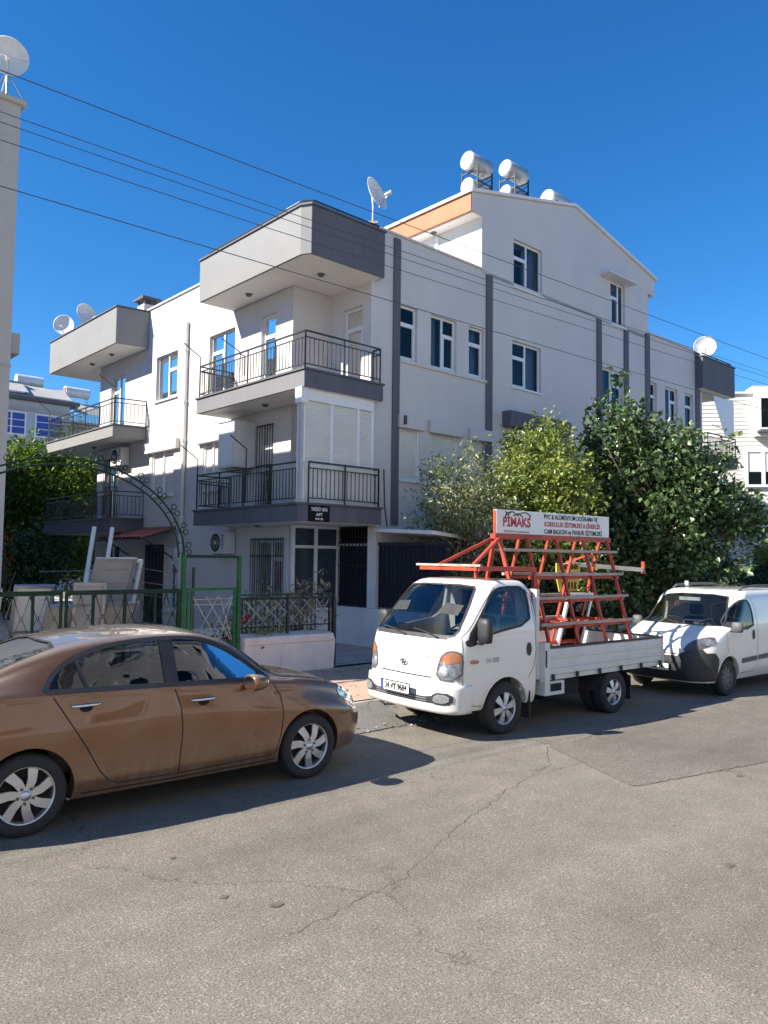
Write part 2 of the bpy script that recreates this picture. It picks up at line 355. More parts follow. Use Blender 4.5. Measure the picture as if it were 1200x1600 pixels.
sheet('pavement', M['paver'], [(-40, 9.06), (90, 9.06), (90, 12.0), (-40, 12.0)], 0.10)
sheet('yard', M['concrete'], [(-30, 12.0), (11.3, 12.0), (11.3, 45), (-30, 45)], 0.13)
sheet('garden_soil', M['earth'], [(11.3, 12.1), (90, 12.1), (90, 45), (11.3, 45)], 0.16)
sheet('opposite_pavement', M['concrete'], [(-70, -30), (160, -30), (160, -6.6), (-70, -6.6)], 0.10)
def crack(pts, w_=0.014):
    pl = jag_line(pts); rows = []
    for i, p in enumerate(pl):
        d = Vector(pl[min(i+1, len(pl)-1)])-Vector(pl[max(i-1, 0)]); d.normalize(); n = Vector((-d.y, d.x)); k = w_*random.uniform(.35, 1.0)/2
        rows.append([(p[0]-n.x*k, p[1]-n.y*k, .0055), (p[0]+n.x*k, p[1]+n.y*k, .0055)])
    struct(MB().rings(rows, cap=False, closed=False).build('road_crack', M['crack'], None, (0, 0, 0), SROT, fix=False))
def jag_line(pts):
    out = []
    for a, b in zip(pts[:-1], pts[1:]):
        a = Vector(a); b = Vector(b); n = max(2, int((b-a).length/.07))
        out += [tuple(a.lerp(b, k/n)+Vector((random.gauss(0, .012), random.gauss(0, .016)))) for k in range(n)]
    return out+[pts[-1]]
M['crack'] = mat('crack_fill', (0.115, 0.10, 0.082), 0.95, 0.3, 20)
crack([(4.6, 4.6), (5.6, 5.0), (6.7, 5.35), (7.3, 5.85)], .007); crack([(6.75, 4.35), (8.0, 4.1), (9.2, 3.9), (14.5, 3.68)], .012)
crack([(7.35, 5.85), (9.5, 5.95), (15, 5.9), (24, 6.1)], .012); crack([(2.5, 3.9), (3.6, 4.1), (4.6, 4.6)], .006); crack([(6.75, 4.35), (6.95, 4.9), (7.35, 5.85)], .008)
# thin scuffed paint and tar marks
for k in range(16):
    p, q = random.uniform(1.5, 9.5), random.uniform(.2, 5.6); r_ = random.uniform(.012, .035); n = 11
    struct(MB().add([(p+r_*1.5*random.uniform(.6, 1.2)*math.cos(6.283*i/n), q+r_*random.uniform(.6, 1.2)*math.sin(6.283*i/n), .0045+k*.00006) for i in range(n)], [list(range(n))]).build('tar_spot', M['crack'], None, (0, 0, 0), SROT, fix=False))
# dropped-kerb apron in rough concrete, a real wedge
ap = jag([(2.2, 7.75), (5.6, 7.68), (6.75, 7.72), (7.25, 8.95), (2.2, 8.95)], 0.035, 0.12)
mb = MB(); mb.add([(x, y, 0.012 + max(0, (y-7.72))/1.23*0.085) for x, y in ap] + [(x, y, -0.02) for x, y in ap],
    [list(range(len(ap)))] + [(i, (i+1) % len(ap), len(ap)+(i+1) % len(ap), len(ap)+i) for i in range(len(ap))])
struct(mb.build('driveway_apron', M['apron'], None, (0, 0, 0), SROT))
# kerb stones
kr = struct(MB().box(-40, 90, 8.97, 9.06, -0.02, 0.085).build('kerb', M['kerb'], None, (0, 0, 0), SROT))
kme = None
for k in range(44):
    p0 = -4 + k*0.95
    if 1.9 < p0+0.45 < 7.2: continue
    if kme is None:
        mb = MB(); mb.box(0, 0.93, 8.94, 9.08, -0.02, 0.112); o = mb.build('kerb_stone', M['kerb'], kr, (p0, 0, 0), bevel=0.012); kme = o.data
    else: link('kerb_stone', kme, kr, (p0, 0, random.uniform(-0.004, 0.004)), bevel=0.012)
# broken rubble and leaf litter against the white wall
mb = MB()
for k in range(420):
    p = random.uniform(6.9, 10.4); q = 11.75 - abs(random.gauss(0, 0.28)); r_ = random.uniform(0.008, 0.03)
    if random.random() < 0.3: p = random.uniform(5.4, 7.4); q = random.gauss(7.72, 0.10)
    vs = [(p+random.uniform(-1, 1)*r_*1.4, q+random.uniform(-1, 1)*r_, (0.1 if q > 9 else 0.015)+random.uniform(0, 1)*r_) for _ in range(4)]
    mb.add(vs, [(0, 1, 2), (0, 2, 3), (0, 3, 1), (1, 3, 2)])
o = mb.build('rubble', M['kerb'], None, (0, 0, 0), SROT); o['kind'] = 'stuff'; tag(o, 'small crumbled stones along the wall foot and apron edge', 'rubble')

# dry leaves and grit blown along the kerb and under the trees
mb = MB()
for k in range(900):
    p = random.uniform(2, 26); q = random.choice((random.gauss(8.75, .18), random.uniform(9.2, 11.9), random.gauss(8.9, .06))); z = .105 if q > 9.07 else .006
    if q > 8.92 and q < 9.1: continue
    a = random.uniform(0, 6.28); r_ = random.uniform(.012, .035); c_, s_ = math.cos(a)*r_, math.sin(a)*r_
    if 2 < p < 7.3 and 7.6 < q < 9: z = .014+(q-7.72)/1.23*.085+.004
    mb.add([(p+c_, q+s_, z+random.uniform(0, .012)), (p-s_*.5, q+c_*.5, z+random.uniform(0, .01)), (p-c_, q-s_, z), (p+s_*.5, q-c_*.5, z+random.uniform(0, .012))], [(0, 1, 2, 3)])
M['litter'] = leafmat('dry_leaf_litter', (0.12, 0.07, 0.03), (0.26, 0.17, 0.08), (0.36, 0.28, 0.14), .1, .8)
o = mb.build('leaf_litter', M['litter'], None, (0, 0, 0), SROT, fix=False); o['kind'] = 'stuff'; tag(o, 'dry leaves scattered along the kerb and pavement', 'leaves')

# ================================================================== APARTMENT BUILDING
B = empty('apartment_building', BO, BROT, 'white three storey apartment block with grey corner balconies and gabled penthouse', 'building')
mapR = lambda a, z, d: (a, 0.3+d, z)
mapL = lambda a, z, d: (1.0+d, a, z)
def mapN1(a, z, d): return (a, 1.85+d, z)          # recess wall facing the street
def mapN2(a, z, d): return (2.1+d, a, z)           # recess wall facing the side
def wall_grid(mb, fn, a0, a1, z0, z1, holes=(), rev=0.16):
    As = sorted({a0, a1, *[h[0] for h in holes], *[h[1] for h in holes]}); Zs = sorted({z0, z1, *[h[2] for h in holes], *[h[3] for h in holes]})
    for i in range(len(As)-1):
        for j in range(len(Zs)-1):
            ca = (As[i]+As[i+1])/2; cz = (Zs[j]+Zs[j+1])/2
            if any(h[0] < ca < h[1] and h[2] < cz < h[3] for h in holes): continue
            mb.add([fn(As[i], Zs[j], 0), fn(As[i+1], Zs[j], 0), fn(As[i+1], Zs[j+1], 0), fn(As[i], Zs[j+1], 0)], [(0, 1, 2, 3)])
    for h in holes:
        q = [(h[0], h[2]), (h[1], h[2]), (h[1], h[3]), (h[0], h[3])]
        for k in range(4):
            x, y = q[k], q[(k+1) % 4]
            mb.add([fn(*x, 0), fn(*y, 0), fn(*y, rev), fn(*x, rev)], [(0, 1, 2, 3)])

def fbox(mb, fn, a0, a1, z0, z1, d0, d1): mb.box(a0, a1, z0, z1, d0, d1, fn=fn)
def wavy(fn, a0, a1, z0, z1, d, amp=0.025, wl=0.11):
    n = max(6, int((a1-a0)/wl*6)); mb = MB(); mb.smooth = True
    top = [fn(a0+(a1-a0)*k/n, z1, d+amp*math.sin(k*2*math.pi/6+0.6*math.sin(k*.7))) for k in range(n+1)]
    bot = [fn(a0+(a1-a0)*k/n, z0, d+1.3*amp*math.sin(k*2*math.pi/6+0.6*math.sin(k*.7)+.2)) for k in range(n+1)]
    mb.rings([bot, top], cap=False, closed=False); return mb
def window(parent, fn, a0, a1, z0, z1, cols, curt=0.5, side=1, sill=True, glass='glass', name='window', fw_=0.055):
    """cols: list of (fraction, transom_height_or_0)"""
    d0, d1 = 0.085, 0.135
    mb = MB(); mb.box(a0, a0+fw_, z0, z1, d0, d1, fn=fn); mb.box(a1-fw_, a1, z0, z1, d0, d1, fn=fn)
    mb.box(a0+fw_, a1-fw_, z0, z0+fw_, d0, d1, fn=fn); mb.box(a0+fw_, a1-fw_, z1-fw_, z1, d0, d1, fn=fn)
    panes = []; x = a0+fw_; W = (a1-a0)-2*fw_
    for i, (fr, tr) in enumerate(cols):
        x2 = x + W*fr
        xe = x2 - (0.03 if i < len(cols)-1 else 0); xs = x + (0.03 if i > 0 else 0)
        if i < len(cols)-1: mb.box(x2-0.03, x2+0.03, z0+fw_, z1-fw_, d0-0.004, d1, fn=fn)
        if tr:
            zt = z1-fw_-tr; mb.box(xs, xe, zt-0.035, zt+0.035, d0-0.002, d1, fn=fn)
            panes += [(xs, xe, zt+0.035, z1-fw_), (xs+0.035, xe-0.035, z0+fw_+0.035, zt-0.07)]
            # opening sash frame
            sx0, sx1, sz0, sz1 = xs, xe, z0+fw_, zt-0.035; w_ = 0.035
            for bb in ((sx0, sx0+w_, sz0, sz1), (sx1-w_, sx1, sz0, sz1), (sx0+w_, sx1-w_, sz0, sz0+w_), (sx0+w_, sx1-w_, sz1-w_, sz1)):
                mb.box(bb[0], bb[1], bb[2], bb[3], d0-0.018, d1-0.01, fn=fn)
        else: panes.append((xs, xe, z0+fw_, z1-fw_))
        x = x2
    o = mb.build(name, M['pvc'], parent)
    for (x0, x1, y0, y1) in panes:
        p = MB(); p.add([fn(x0, y0, 0.11), fn(x1, y0, 0.11), fn(x1, y1, 0.11), fn(x0, y1, 0.11)], [(0, 1, 2, 3)]); p.build('pane', M[glass], o, fix=False)
    if sill:
        s_ = MB(); s_.box(a0-0.05, a1+0.05, z0-0.05, z0-0.003, -0.06, 0.08, fn=fn); s_.build('sill', M['pvc'], o)
    if curt > 0:
        w_ = (a1-a0)*curt
        c0, c1 = (a0, a0+w_) if side > 0 else (a1-w_, a1)
        wavy(fn, c0, c1, z0, z1, 0.30).build('curtain', M['curtain'], o, fix=False)
    bk = MB(); bk.add([fn(a0-0.25, z0-0.2, 0.75), fn(a1+0.25, z0-0.2, 0.75), fn(a1+0.25, z1+0.2, 0.75), fn(a0-0.25, z1+0.2, 0.75)], [(0, 1, 2, 3)]); bk.build('room_shade_board', M['roomshade'], o, fix=False)  # added board close behind the window; the room's shade is in its colour
    return o
def shutter(parent, fn, a0, a1, z0, z1, box=True, split=False, over=0.10, proud=0.12):
    mb = MB(); mb.box(a0, a0+0.05, z0, z1, 0.03, 0.11, fn=fn); mb.box(a1-0.05, a1, z0, z1, 0.03, 0.11, fn=fn)
    mb.box(a0+0.05, a1-0.05, z0, z0+0.04, 0.03, 0.11, fn=fn)
    if split: mb.box((a0+a1)/2-0.03, (a0+a1)/2+0.03, z0+0.04, z1, 0.03, 0.11, fn=fn)
    o = mb.build('roller_shutter', M['pvc'], parent)
    n = int((z1-z0)/0.055); c = MB(); prof = []
    for k in range(n):
        zz = z0+0.04+(z1-z0-0.04)*k/n; h = (z1-z0-0.04)/n
        prof += [(zz+0.004, 0.085), (zz+h*0.2, 0.070), (zz+h*0.8, 0.070), (zz+h-0.004, 0.085)]
    c.rings([[fn(a0+0.05, z, d) for z, d in prof], [fn(a1-0.05, z, d) for z, d in prof]], cap=False, closed=False)
    c.build('slat_curtain', M['shutter'], o, fix=False)
    if box:
        b_ = MB(); b_.box(a0-over, a1+over, z1-0.02, z1+0.28, -proud, 0.02, fn=fn); b_.build('shutter_box', M['wall'], o, bevel=0.012)
    s_ = MB(); s_.box(a0-0.06, a1+0.06, z0-0.05, z0-0.003, -0.06, 0.02, fn=fn); s_.build('sill', M['pvc'], o)
    return o
def grille(parent, fn, a0, a1, z0, z1, d=-0.04, step=0.11, matl='black', band=None, w_=0.014):
    mb = MB(); n = max(2, int(round((a1-a0)/step)))
    for k in range(n+1): a = a0+(a1-a0)*k/n; mb.box(a-w_/2, a+w_/2, z0, z1, d-w_/2, d+w_/2, fn=fn)
    for z in [z0+0.03, z1-0.03] + ([band] if band else []): mb.box(a0, a1, z-0.012, z+0.012, d-0.017, d+0.016, fn=fn)
    return mb.build('window_grille', M[matl], parent)

# ---- openings (a0, a1, z0, z1)
R_win = [(3.0, 3.6, 6.95, 8.28), (4.08, 5.02, 6.95, 8.28), (5.49, 6.1, 6.95, 8.28), (7.31, 8.64, 6.96, 8.27), (11.8, 13.1, 6.96, 8.33), (14.83, 15.33, 6.98, 8.35), (15.92, 16.83, 6.98, 8.35), (17.39, 18.05, 6.98, 8.35)]
R_sh = [(3.05, 3.72, 4.05, 5.3), (4.1, 5.1, 4.05, 5.3), (5.58, 6.28, 4.05, 5.3)]
R_low = [(7.31, 8.64, 4.05, 5.35), (11.8, 13.1, 4.05, 5.35), (14.83, 15.33, 4.05, 5.35), (15.92, 16.83, 4.05, 5.35), (17.39, 18.05, 4.05, 5.35), (3.9, 5.4, 1.15, 2.5), (7.31, 8.64, 1.15, 2.5), (11.8, 13.1, 1.15, 2.5), (15.5, 16.9, 1.15, 2.5)]
mb = MB(); wall_grid(mb, mapR, 2.1, 18.75, 2.9, 9.9, [h for h in R_win+R_sh+R_low if h[2] > 3]); wall_grid(mb, mapR, 2.35, 18.75, 0, 2.9, [h for h in R_low if h[2] < 3])
# parapet thickness on the facade
mb.build('street_wall', M['wall'], B, fix=False)
L_win = [(7.58, 8.94, 6.82, 8.18), (4.43, 5.76, 6.2, 8.18), (2.56, 3.2, 6.17, 8.15), (11.15, 12.28, 6.17, 8.1)]
L_low = [(7.66, 9.05, 3.95, 5.27), (5.0, 5.95, 3.95, 5.25), (2.57, 3.2, 3.34, 5.38), (11.5, 12.55, 3.34, 5.33), (2.08, 3.33, 1.15, 2.58), (8.1, 9.55, 0.14, 2.5), (7.25, 7.95, 0.6, 2.45), (11.2, 12.6, 0.95, 2.5)]
mb = MB(); wall_grid(mb, mapL, 1.85, 13.2, 0, 9.78, L_win+L_low)
mb.build('side_wall', M['wall'], B, fix=False)
mb = MB()
GFW = (1.2, 2.06, 1.05, 2.93)
wall_grid(mb, mapN1, 1.0, 2.1, 3.31, 8.62, []); wall_grid(mb, mapN1, 1.0, 2.1, 0, 3.31, [])
wall_grid(mb, mapN2, 0.3, 1.85, 2.93, 9.6, [(0.62, 1.32, 6.17, 8.12)])
mb.build('recess_wall', M['wall'], B, fix=False)
mb = MB()   # far corner, back and ends (plain, but closed)
pts = [(18.75, 0.3), (18.75, 1.85), (20.1, 1.85), (20.1, 13.2), (18.7, 13.2), (18.7, 14.6), (2.1, 14.6), (2.1, 13.2), (1.0, 13.2)]
for a_, b_ in zip(pts[:-1], pts[1:]): mb.add([(*a_, 0), (*b_, 0), (*b_, 9.78), (*a_, 9.78)], [(0, 1, 2, 3)])
mb.build('rear_wall', M['wall'], B, fix=False)
mb = MB(); mb.prism([(1.02, 1.87), (2.12, 1.87), (2.12, 0.32), (18.73, 0.32), (18.73, 1.87), (20.08, 1.87), (20.08, 13.18), (18.68, 13.18), (18.68, 14.58), (2.12, 14.58), (2.12, 13.18), (1.02, 13.18)], 9.15, 9.3)
mb.build('flat_roof', M['roof'], B)
for c in ((2.2, 6.02, 0.25, 0.48, 9.902, 9.95), (14.74, 18.3, 0.25, 0.48, 10.002, 10.05), (14.74, 18.75, 0.302, 0.45, 9.9, 10.0), (2.25, 6.0, 0.46, 0.48, 9.3, 9.9), (0.95, 1.18, 4.6, 9.65, 9.782, 9.83), (1.16, 1.18, 1.9, 13.1, 9.3, 9.78)):
    MB().box(*c).build('parapet_coping', M['wall'], B)
# grey pilaster strips
for a0, a1, z0, z1 in ((2.78, 2.99, 2.95, 9.83), (6.17, 6.42, 4.0, 9.82), (11.54, 11.79, 0.2, 9.81), (13.16, 13.42, 0.2, 9.82), (14.54, 14.81, 0.2, 9.96), (18.19, 18.53, 0.2, 10.02)):
    MB().box(a0, a1, z0, z1, -0.05, 0.01, fn=mapR).build('pilaster', M['greypaint'], B, bevel=0.008)
MB().box(6.88, 9.72, 5.78, 6.21, -0.30, 0.01, fn=mapR).build('grey_ledge', M['greypaint'], B, bevel=0.01)
MB().box(3.0, 6.23, 6.86, 6.93, -0.05, 0.005, fn=mapR).build('sill_band', M['wall'], B)
MB().box(14.8, 18.2, 6.88, 6.95, -0.05, 0.005, fn=mapR).build('sill_band', M['wall'], B)
# windows: street side
spec = [([(1, .38)], .35, 1), ([(.5, 0), (.5, .38)], .45, 1), ([(1, .38)], .4, -1), ([(.5, .38), (.5, 0)], .35, -1), ([(.5, 0), (.5, .42)], .5, 1), ([(1, .4)], .3, 1), ([(.5, 0), (.5, .4)], .5, 1), ([(1, .4)], .0, 1)]
for h, (c, cu, sd) in zip(R_win, spec): window(B, mapR, *h, c, cu, sd, sill=h[0] > 6.2 and h[0] < 14)
for h in R_sh: shutter(B, mapR, *h)
MB().box(3.06, 3.1, 5.35, 5.56, -0.2, 0.0, fn=mapR).build('cable_box', M['coping'], B)
for h in R_low:
    if h[2] > 3: shutter(B, mapR, *h)
    else:
        w_ = window(B, mapR, *h, [(.5, 0), (.5, .4)], .6, 1); grille(w_, mapR, h[0]-.03, h[1]+.03, h[2]-.02, h[3]+.02, matl='white_label', step=0.13, band=2.1)
# windows: sunlit side
window(B, mapL, *L_win[0], [(.5, .42), (.5, 0)], .85, 1)
window(B, mapL, *L_win[1], [(.5, 0), (.5, .42)], .8, 1, sill=False)
window(B, mapL, *L_win[2], [(1, .45)], .45, 1, sill=False, name='balcony_door', fw_=.07)
window(B, mapL, *L_win[3], [(.5, 0), (.5, .45)], .8, 1, sill=False, name='balcony_door')
shutter(B, mapL, *L_low[0], split=True, over=0.35, proud=0.14); shutter(B, mapL, *L_low[1], split=True, over=0.25, proud=0.14)
for i in (2, 3):
    w_ = window(B, mapL, *L_low[i], [(1, .45)] if i == 2 else [(.5, .45), (.5, 0)], .2, 1, sill=False, name='balcony_door'); grille(w_, mapL, L_low[i][0]-.02, L_low[i][1]+.02, L_low[i][2], L_low[i][3]+.03, band=4.4)
w_ = window(B, mapL, *L_low[4], [(.45, .38), (.55, 0)], .0, 1); grille(w_, mapL, 2.02, 3.4, 1.1, 2.63, band=2.2, step=0.1)
window(B, mapL, *L_low[6], [(1, .4)], .3, 1, glass='glassdark'); window(B, mapL, *L_low[7], [(.5, 0), (.5, .45)], .0, 1, glass='glassdark')
mb = MB(); h = L_low[5]; mb.box(h[0], h[1], h[2], h[3], 0.10, 0.15, fn=mapL)
for k in range(1, 6): mb.box(h[0]+k*.24-.02, h[0]+k*.24+.02, h[2]+.1, h[3]-.1, 0.08, 0.10, fn=mapL)
o = mb.build('entrance_door', M['black'], B); MB().box(h[1]-.2, h[1]-.16, 1.0, 1.3, 0.02, 0.08, fn=mapL).build('handle', M['chrome'], o)
window(B, mapN2, 0.62, 1.32, 6.17, 8.12, [(1, .42)], .25, -1, sill=False, name='balcony_door', fw_=.075)
# ground floor glazed front in the recess
fr = MB(); fn = lambda a, z, d: (a, 1.74+d, z)
for a in (1.06, 1.72, 2.40): fr.box(a-0.045, a+0.045, 0.4, 2.93, 0, 0.06, fn=fn)
for z in (0.95, 2.43, 2.9): fr.box(1.0, 2.45, z-0.04, z+0.03, -0.003, 0.057, fn=fn)
fo = fr.build('glazed_front', M['pvc'], B)
for a0, a1, z0, z1 in ((1.1, 1.68, .98, 2.39), (1.76, 2.36, .98, 2.39), (1.1, 1.68, 2.46, 2.86), (1.76, 2.36, 2.46, 2.86)):
    MB().add([fn(a0, z0, .03), fn(a1, z0, .03), fn(a1, z1, .03), fn(a0, z1, .03)], [(0, 1, 2, 3)]).build('pane', M['glass'], fo, fix=False)
    MB().add([fn(a0, z0, .075), fn(a1, z0, .075), fn(a1, z1, .075), fn(a0, z1, .075)], [(0, 1, 2, 3)]).build('blind', M['cardboard'], fo, fix=False)
MB().box(1.0, 2.45, 0.1, 0.93, -0.02, 0.06, fn=fn).build('base_panel', M['greywall'], fo)

# ---- corner balconies and roof boxes
def inset(poly, d):
    n = len(poly); out = []
    for i in range(n):
        p0, p1, p2 = Vector(poly[i-1]), Vector(poly[i]), Vector(poly[(i+1) % n])
        e1 = (p1-p0).normalized(); e2 = (p2-p1).normalized(); n1 = Vector((-e1.y, e1.x)); n2 = Vector((-e2.y, e2.x))
        k = (n1+n2); k = k/max(0.25, (1+n1.dot(n2))); out.append(tuple(p1 + k*d))
    return out
def area(p): return sum(p[i][0]*p[(i+1) % len(p)][1]-p[(i+1) % len(p)][0]*p[i][1] for i in range(len(p)))/2
def slab(name, poly, z0, z1, lip=0.035, soff=True, m_='greypaint'):
    if area(poly) < 0: poly = poly[::-1]
    o = MB().prism(poly, z0, z1).build(name, M[m_], B, bevel=0.006)
    MB().prism(inset(poly, -lip), z1+0.002, z1+0.045).build('coping', M['coping'], o)
    if soff: MB().prism(inset(poly, 0.05), z0-0.008, z0+0.01).build('soffit', M['soffit'], o)
    return o
balA = [(0, 0.0), (2.22, 0.0), (2.22, 1.87), (1.02, 1.87), (1.02, 4.56), (0, 4.56)]
boxA = [(0, 0.22), (0.12, 0), (2.22, 0), (2.22, 1.87), (1.02, 1.87), (1.02, 4.56), (0, 4.56)]
lowA = [(0, 0.16), (0.14, 0), (2.22, 0), (2.22, 0.31), (2.37, 0.31), (2.37, 1.87), (1.02, 1.87), (1.02, 4.56), (0, 4.56)]
balW = [(0, 9.66), (1.02, 9.5), (1.02, 13.1), (2.1, 13.1), (2.1, 15.35), (0, 15.35)]
balE = [(18.6, 0), (21.1, 0), (21.1, 4.5), (20.0, 4.5), (20.0, 1.9), (18.6, 1.9)]
baE = [(18.22, 0), (20.95, 0), (20.95, 4.5), (20.0, 4.5), (20.0, 1.9), (18.22, 1.9)]
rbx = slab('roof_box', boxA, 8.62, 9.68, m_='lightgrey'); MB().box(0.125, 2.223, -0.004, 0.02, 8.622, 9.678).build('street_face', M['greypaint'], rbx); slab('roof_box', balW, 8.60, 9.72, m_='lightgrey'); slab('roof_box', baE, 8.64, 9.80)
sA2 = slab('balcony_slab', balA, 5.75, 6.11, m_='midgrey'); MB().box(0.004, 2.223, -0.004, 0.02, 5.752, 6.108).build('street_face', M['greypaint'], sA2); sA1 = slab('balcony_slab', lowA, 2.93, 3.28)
sW2 = slab('balcony_slab', balW, 5.74, 6.08, m_='lightgrey'); sW1 = slab('balcony_slab', balW, 2.86, 3.25)
sE2 = slab('balcony_slab', balE, 5.82, 6.16); sE1 = slab('balcony_slab', balE, 3.0, 3.3)
# white corner patch where paint is missing, small repair marks
BALME = {}
def railing(parent, path, z, h=0.80, step=0.115, gap=0.10):
    mb = MB(); r_ = 0.016
    pts = [Vector((x, y, 0)) for x, y in path]
    bals = []
    for a, b in zip(pts[:-1], pts[1:]):
        zz = Vector((0, 0, 1)); mb.bar(a+zz*(z+h), b+zz*(z+h), 0.045, 0.03); mb.bar(a+zz*(z+h-0.13), b+zz*(z+h-0.13), 0.022, 0.022); mb.bar(a+zz*(z+gap), b+zz*(z+gap), 0.022, 0.022)
        ln = (b-a).length; nb = max(1, int(ln/step)); npst = max(1, int(round(ln/1.1)))
        for k in range(1, nb): bals.append(a.lerp(b, k/nb))
        for k in range(npst+1): p = a.lerp(b, k/npst); mb.bar(p+zz*(z-0.03), p+zz*(z+h), 0.028, 0.028)
    o = mb.build('railing', M['black'], parent)
    key = round(h-gap, 3)
    for p in bals:
        if key not in BALME:
            b_ = MB().box(-0.007, 0.007, -0.007, 0.007, 0, h-0.13-gap); x = b_.build('baluster', M['black'], o, (p.x, p.y, z+gap)); BALME[key] = x.data
        else: link('baluster', BALME[key], o, (p.x, p.y, z+gap))
    return o
def arm(parent, x, y, z, dirx, diry, h=1.35, ln=0.55):
    mb = MB(); mb.tube([(x, y, z), (x, y, z+h), (x+dirx*ln*.9, y+diry*ln*.9, z+h+ln*.75)], 0.016, 6); mb.build('line_arm', M['black'], parent)
r = railing(B, [(1.0, 4.5), (0.05, 4.5), (0.05, 0.05), (2.17, 0.05), (2.17, 0.28)], 6.155); arm(B, 0.05, 4.5, 6.2, -.9, .5, 1.0, .45); arm(B, 0.9, 4.0, 6.9, -.7, .9, .5, .5)
r = railing(B, [(1.0, 4.5), (0.05, 4.5), (0.05, 0.19)], 3.325, 0.86); arm(B, 0.05, 4.5, 3.4, -.9, .5, 1.2, .45); arm(B, 0.05, 2.25, 3.4, -.9, .5, 1.25, .4)
r = railing(B, [(0.2, 0.05), (2.17, 0.05), (2.17, 0.28)], 3.325, 0.86)
r = railing(B, [(1.0, 9.56), (0.05, 9.71), (0.05, 15.3), (2.05, 15.3)], 6.125); arm(B, 0.05, 9.71, 6.2, -.8, .7, 1.05, .5); arm(B, 0.05, 15.3, 6.2, -.8, .7, 1.05, .45)
r = railing(B, [(1.0, 9.56), (0.05, 9.71), (0.05, 15.3), (2.05, 15.3)], 3.295)
r = railing(B, [(18.65, 0.28), (18.65, 0.05), (21.05, 0.05), (21.05, 4.4)], 6.205)
railing(B, [(18.65, 0.28), (18.65, 0.05), (21.05, 0.05), (21.05, 4.4)], 3.345)
# side folding gate panels on the left end of the balconies
for z in (6.155, 3.325):
    mb = MB()
    for k in range(6): mb.bar((0.10+k*.13, 4.35, z+.12), (0.10+k*.13, 4.35, z+.62), 0.012)
    mb.bar((0.05, 4.36, z+.66), (0.85, 4.34, z+.62), 0.025); mb.bar((0.05, 4.36, z+.1), (0.85, 4.34, z+.1), 0.02); mb.bar((0.85, 4.34, z+.0), (0.85, 4.34, z+.62), 0.02)
    mb.build('folding_rack', M['black'], B)
# thin railing on top of the roof box
mb = MB(); P_ = [(0.1, 4.3, 9.85), (0.1, 0.3, 9.85), (0.25, 0.12, 9.85), (2.15, 0.12, 9.85)]
mb.tube(P_, 0.022, 6)
for x, y in ((0.1, 4.3), (0.1, 2.9), (0.1, 1.6), (0.1, .4), (.9, .12), (2.1, .12)): mb.tube([(x, y, 9.7), (x, y, 9.85)], 0.014, 6)
mb.build('roof_rail', M['black'], B)
mb = MB(); P_ = [(18.4, .12, 9.98), (20.85, .12, 9.98), (20.85, 3, 9.98)]; mb.tube(P_, 0.025, 6)
for x in (18.4, 19.6, 20.85): mb.tube([(x, .12, 9.83), (x, .12, 9.98)], 0.016, 6)
mb.build('roof_rail', M['black'], B)
# ceiling lamps under soffits
for x, y, z in ((0.55, 3.1, 8.61), (1.0, 0.8, 8.61), (0.5, 2.2, 5.74), (0.45, 11.0, 8.59), (0.5, 12.7, 8.59), (0.5, 12.3, 5.73), (0.5, 2.4, 2.92)):
    o = MB().lathe([(0.001, -0.06), (0.05, -0.06), (0.075, -0.02), (0.10, 0.0), (0.10, 0.012)], (x, y, z), (0, 0, 1), 14).build('ceiling_lamp', M['coping'], B)
    MB().lathe([(0.10, -0.004), (0.13, -0.002), (0.13, 0.004), (0.10, 0.004)], (x, y, z), (0, 0, 1), 14).build('lamp_ring', M['pvc'], o)
# first floor shutter enclosure
fn = lambda a, z, d: (a, 0.10+d, z)
eb = MB(); eb.box(0.0, 2.02, 5.5, 5.735, 0.0, 0.16, fn=fn); eb.box(0.02, 0.10, 3.33, 5.5, 0.02, 0.12, fn=fn)
for a in (0.86, 1.62): eb.box(a-.04, a+.04, 4.15, 5.5, 0.03, 0.10, fn=fn)
eb.box(2.0, 2.08, 3.33, 5.735, 0.03, 0.10, fn=fn); eb.box(0.1, 2.0, 4.1, 4.17, 0.02, 0.11, fn=fn)
eb.box(0.0, 0.13, 3.33, 5.73, 0.0, 0.12, fn=lambda a, z, d: (0.02+d, 0.12+a, z))
eo = eb.build('shutter_enclosure', M['pvc'], B)
for a0, a1 in ((0.1, .82), (.9, 1.58), (1.66, 2.0)):
    c = MB(); prof = []
    for k in range(26):
        zz = 4.17+1.33*k/26; prof += [(zz+.003, .075), (zz+.012, .058), (zz+.04, .058), (zz+.048, .075)]
    c.rings([[fn(a0, z, d) for z, d in prof], [fn(a1, z, d) for z, d in prof]], cap=False, closed=False); c.build('slat_curtain', M['shutter'], eo, fix=False)
MB().box(0.0, 0.22, 5.42, 5.75, -0.03, 0.16, fn=lambda a, z, d: (0.0+d, 0.05+a, z)).build('end_cap', M['pvc'], eo)
# lower enclosure panel behind first floor street railing
for k in range(9): MB().box(0.16+k*.205, 0.16+k*.205+.2, 3.34, 4.1, 0.04, 0.055, fn=fn).build('board', M['shutter'], eo)
# right-end balcony awning and enclosure
mb = MB(); mb.add([(19.15, .06, 8.5), (20.95, .06, 8.5), (20.95, .05, 7.05), (20.15, .05, 7.05)], [(0, 1, 2, 3)]); mb.add([(19.15, .075, 8.5), (20.95, .075, 8.5), (20.95, .065, 7.05), (20.15, .065, 7.05)], [(0, 1, 2, 3)])
mb.build('awning_cloth', M['pvc'], B, fix=False)
mb = MB(); mb.box(18.95, 20.95, 8.42, 8.62, 0.02, 0.2); mb.box(19.05, 19.15, 6.2, 8.5, 0.05, 0.15); mb.bar((19.1, .06, 7.35), (20.2, .06, 7.3), .03); mb.build('awning_frame', M['pvc'], B)
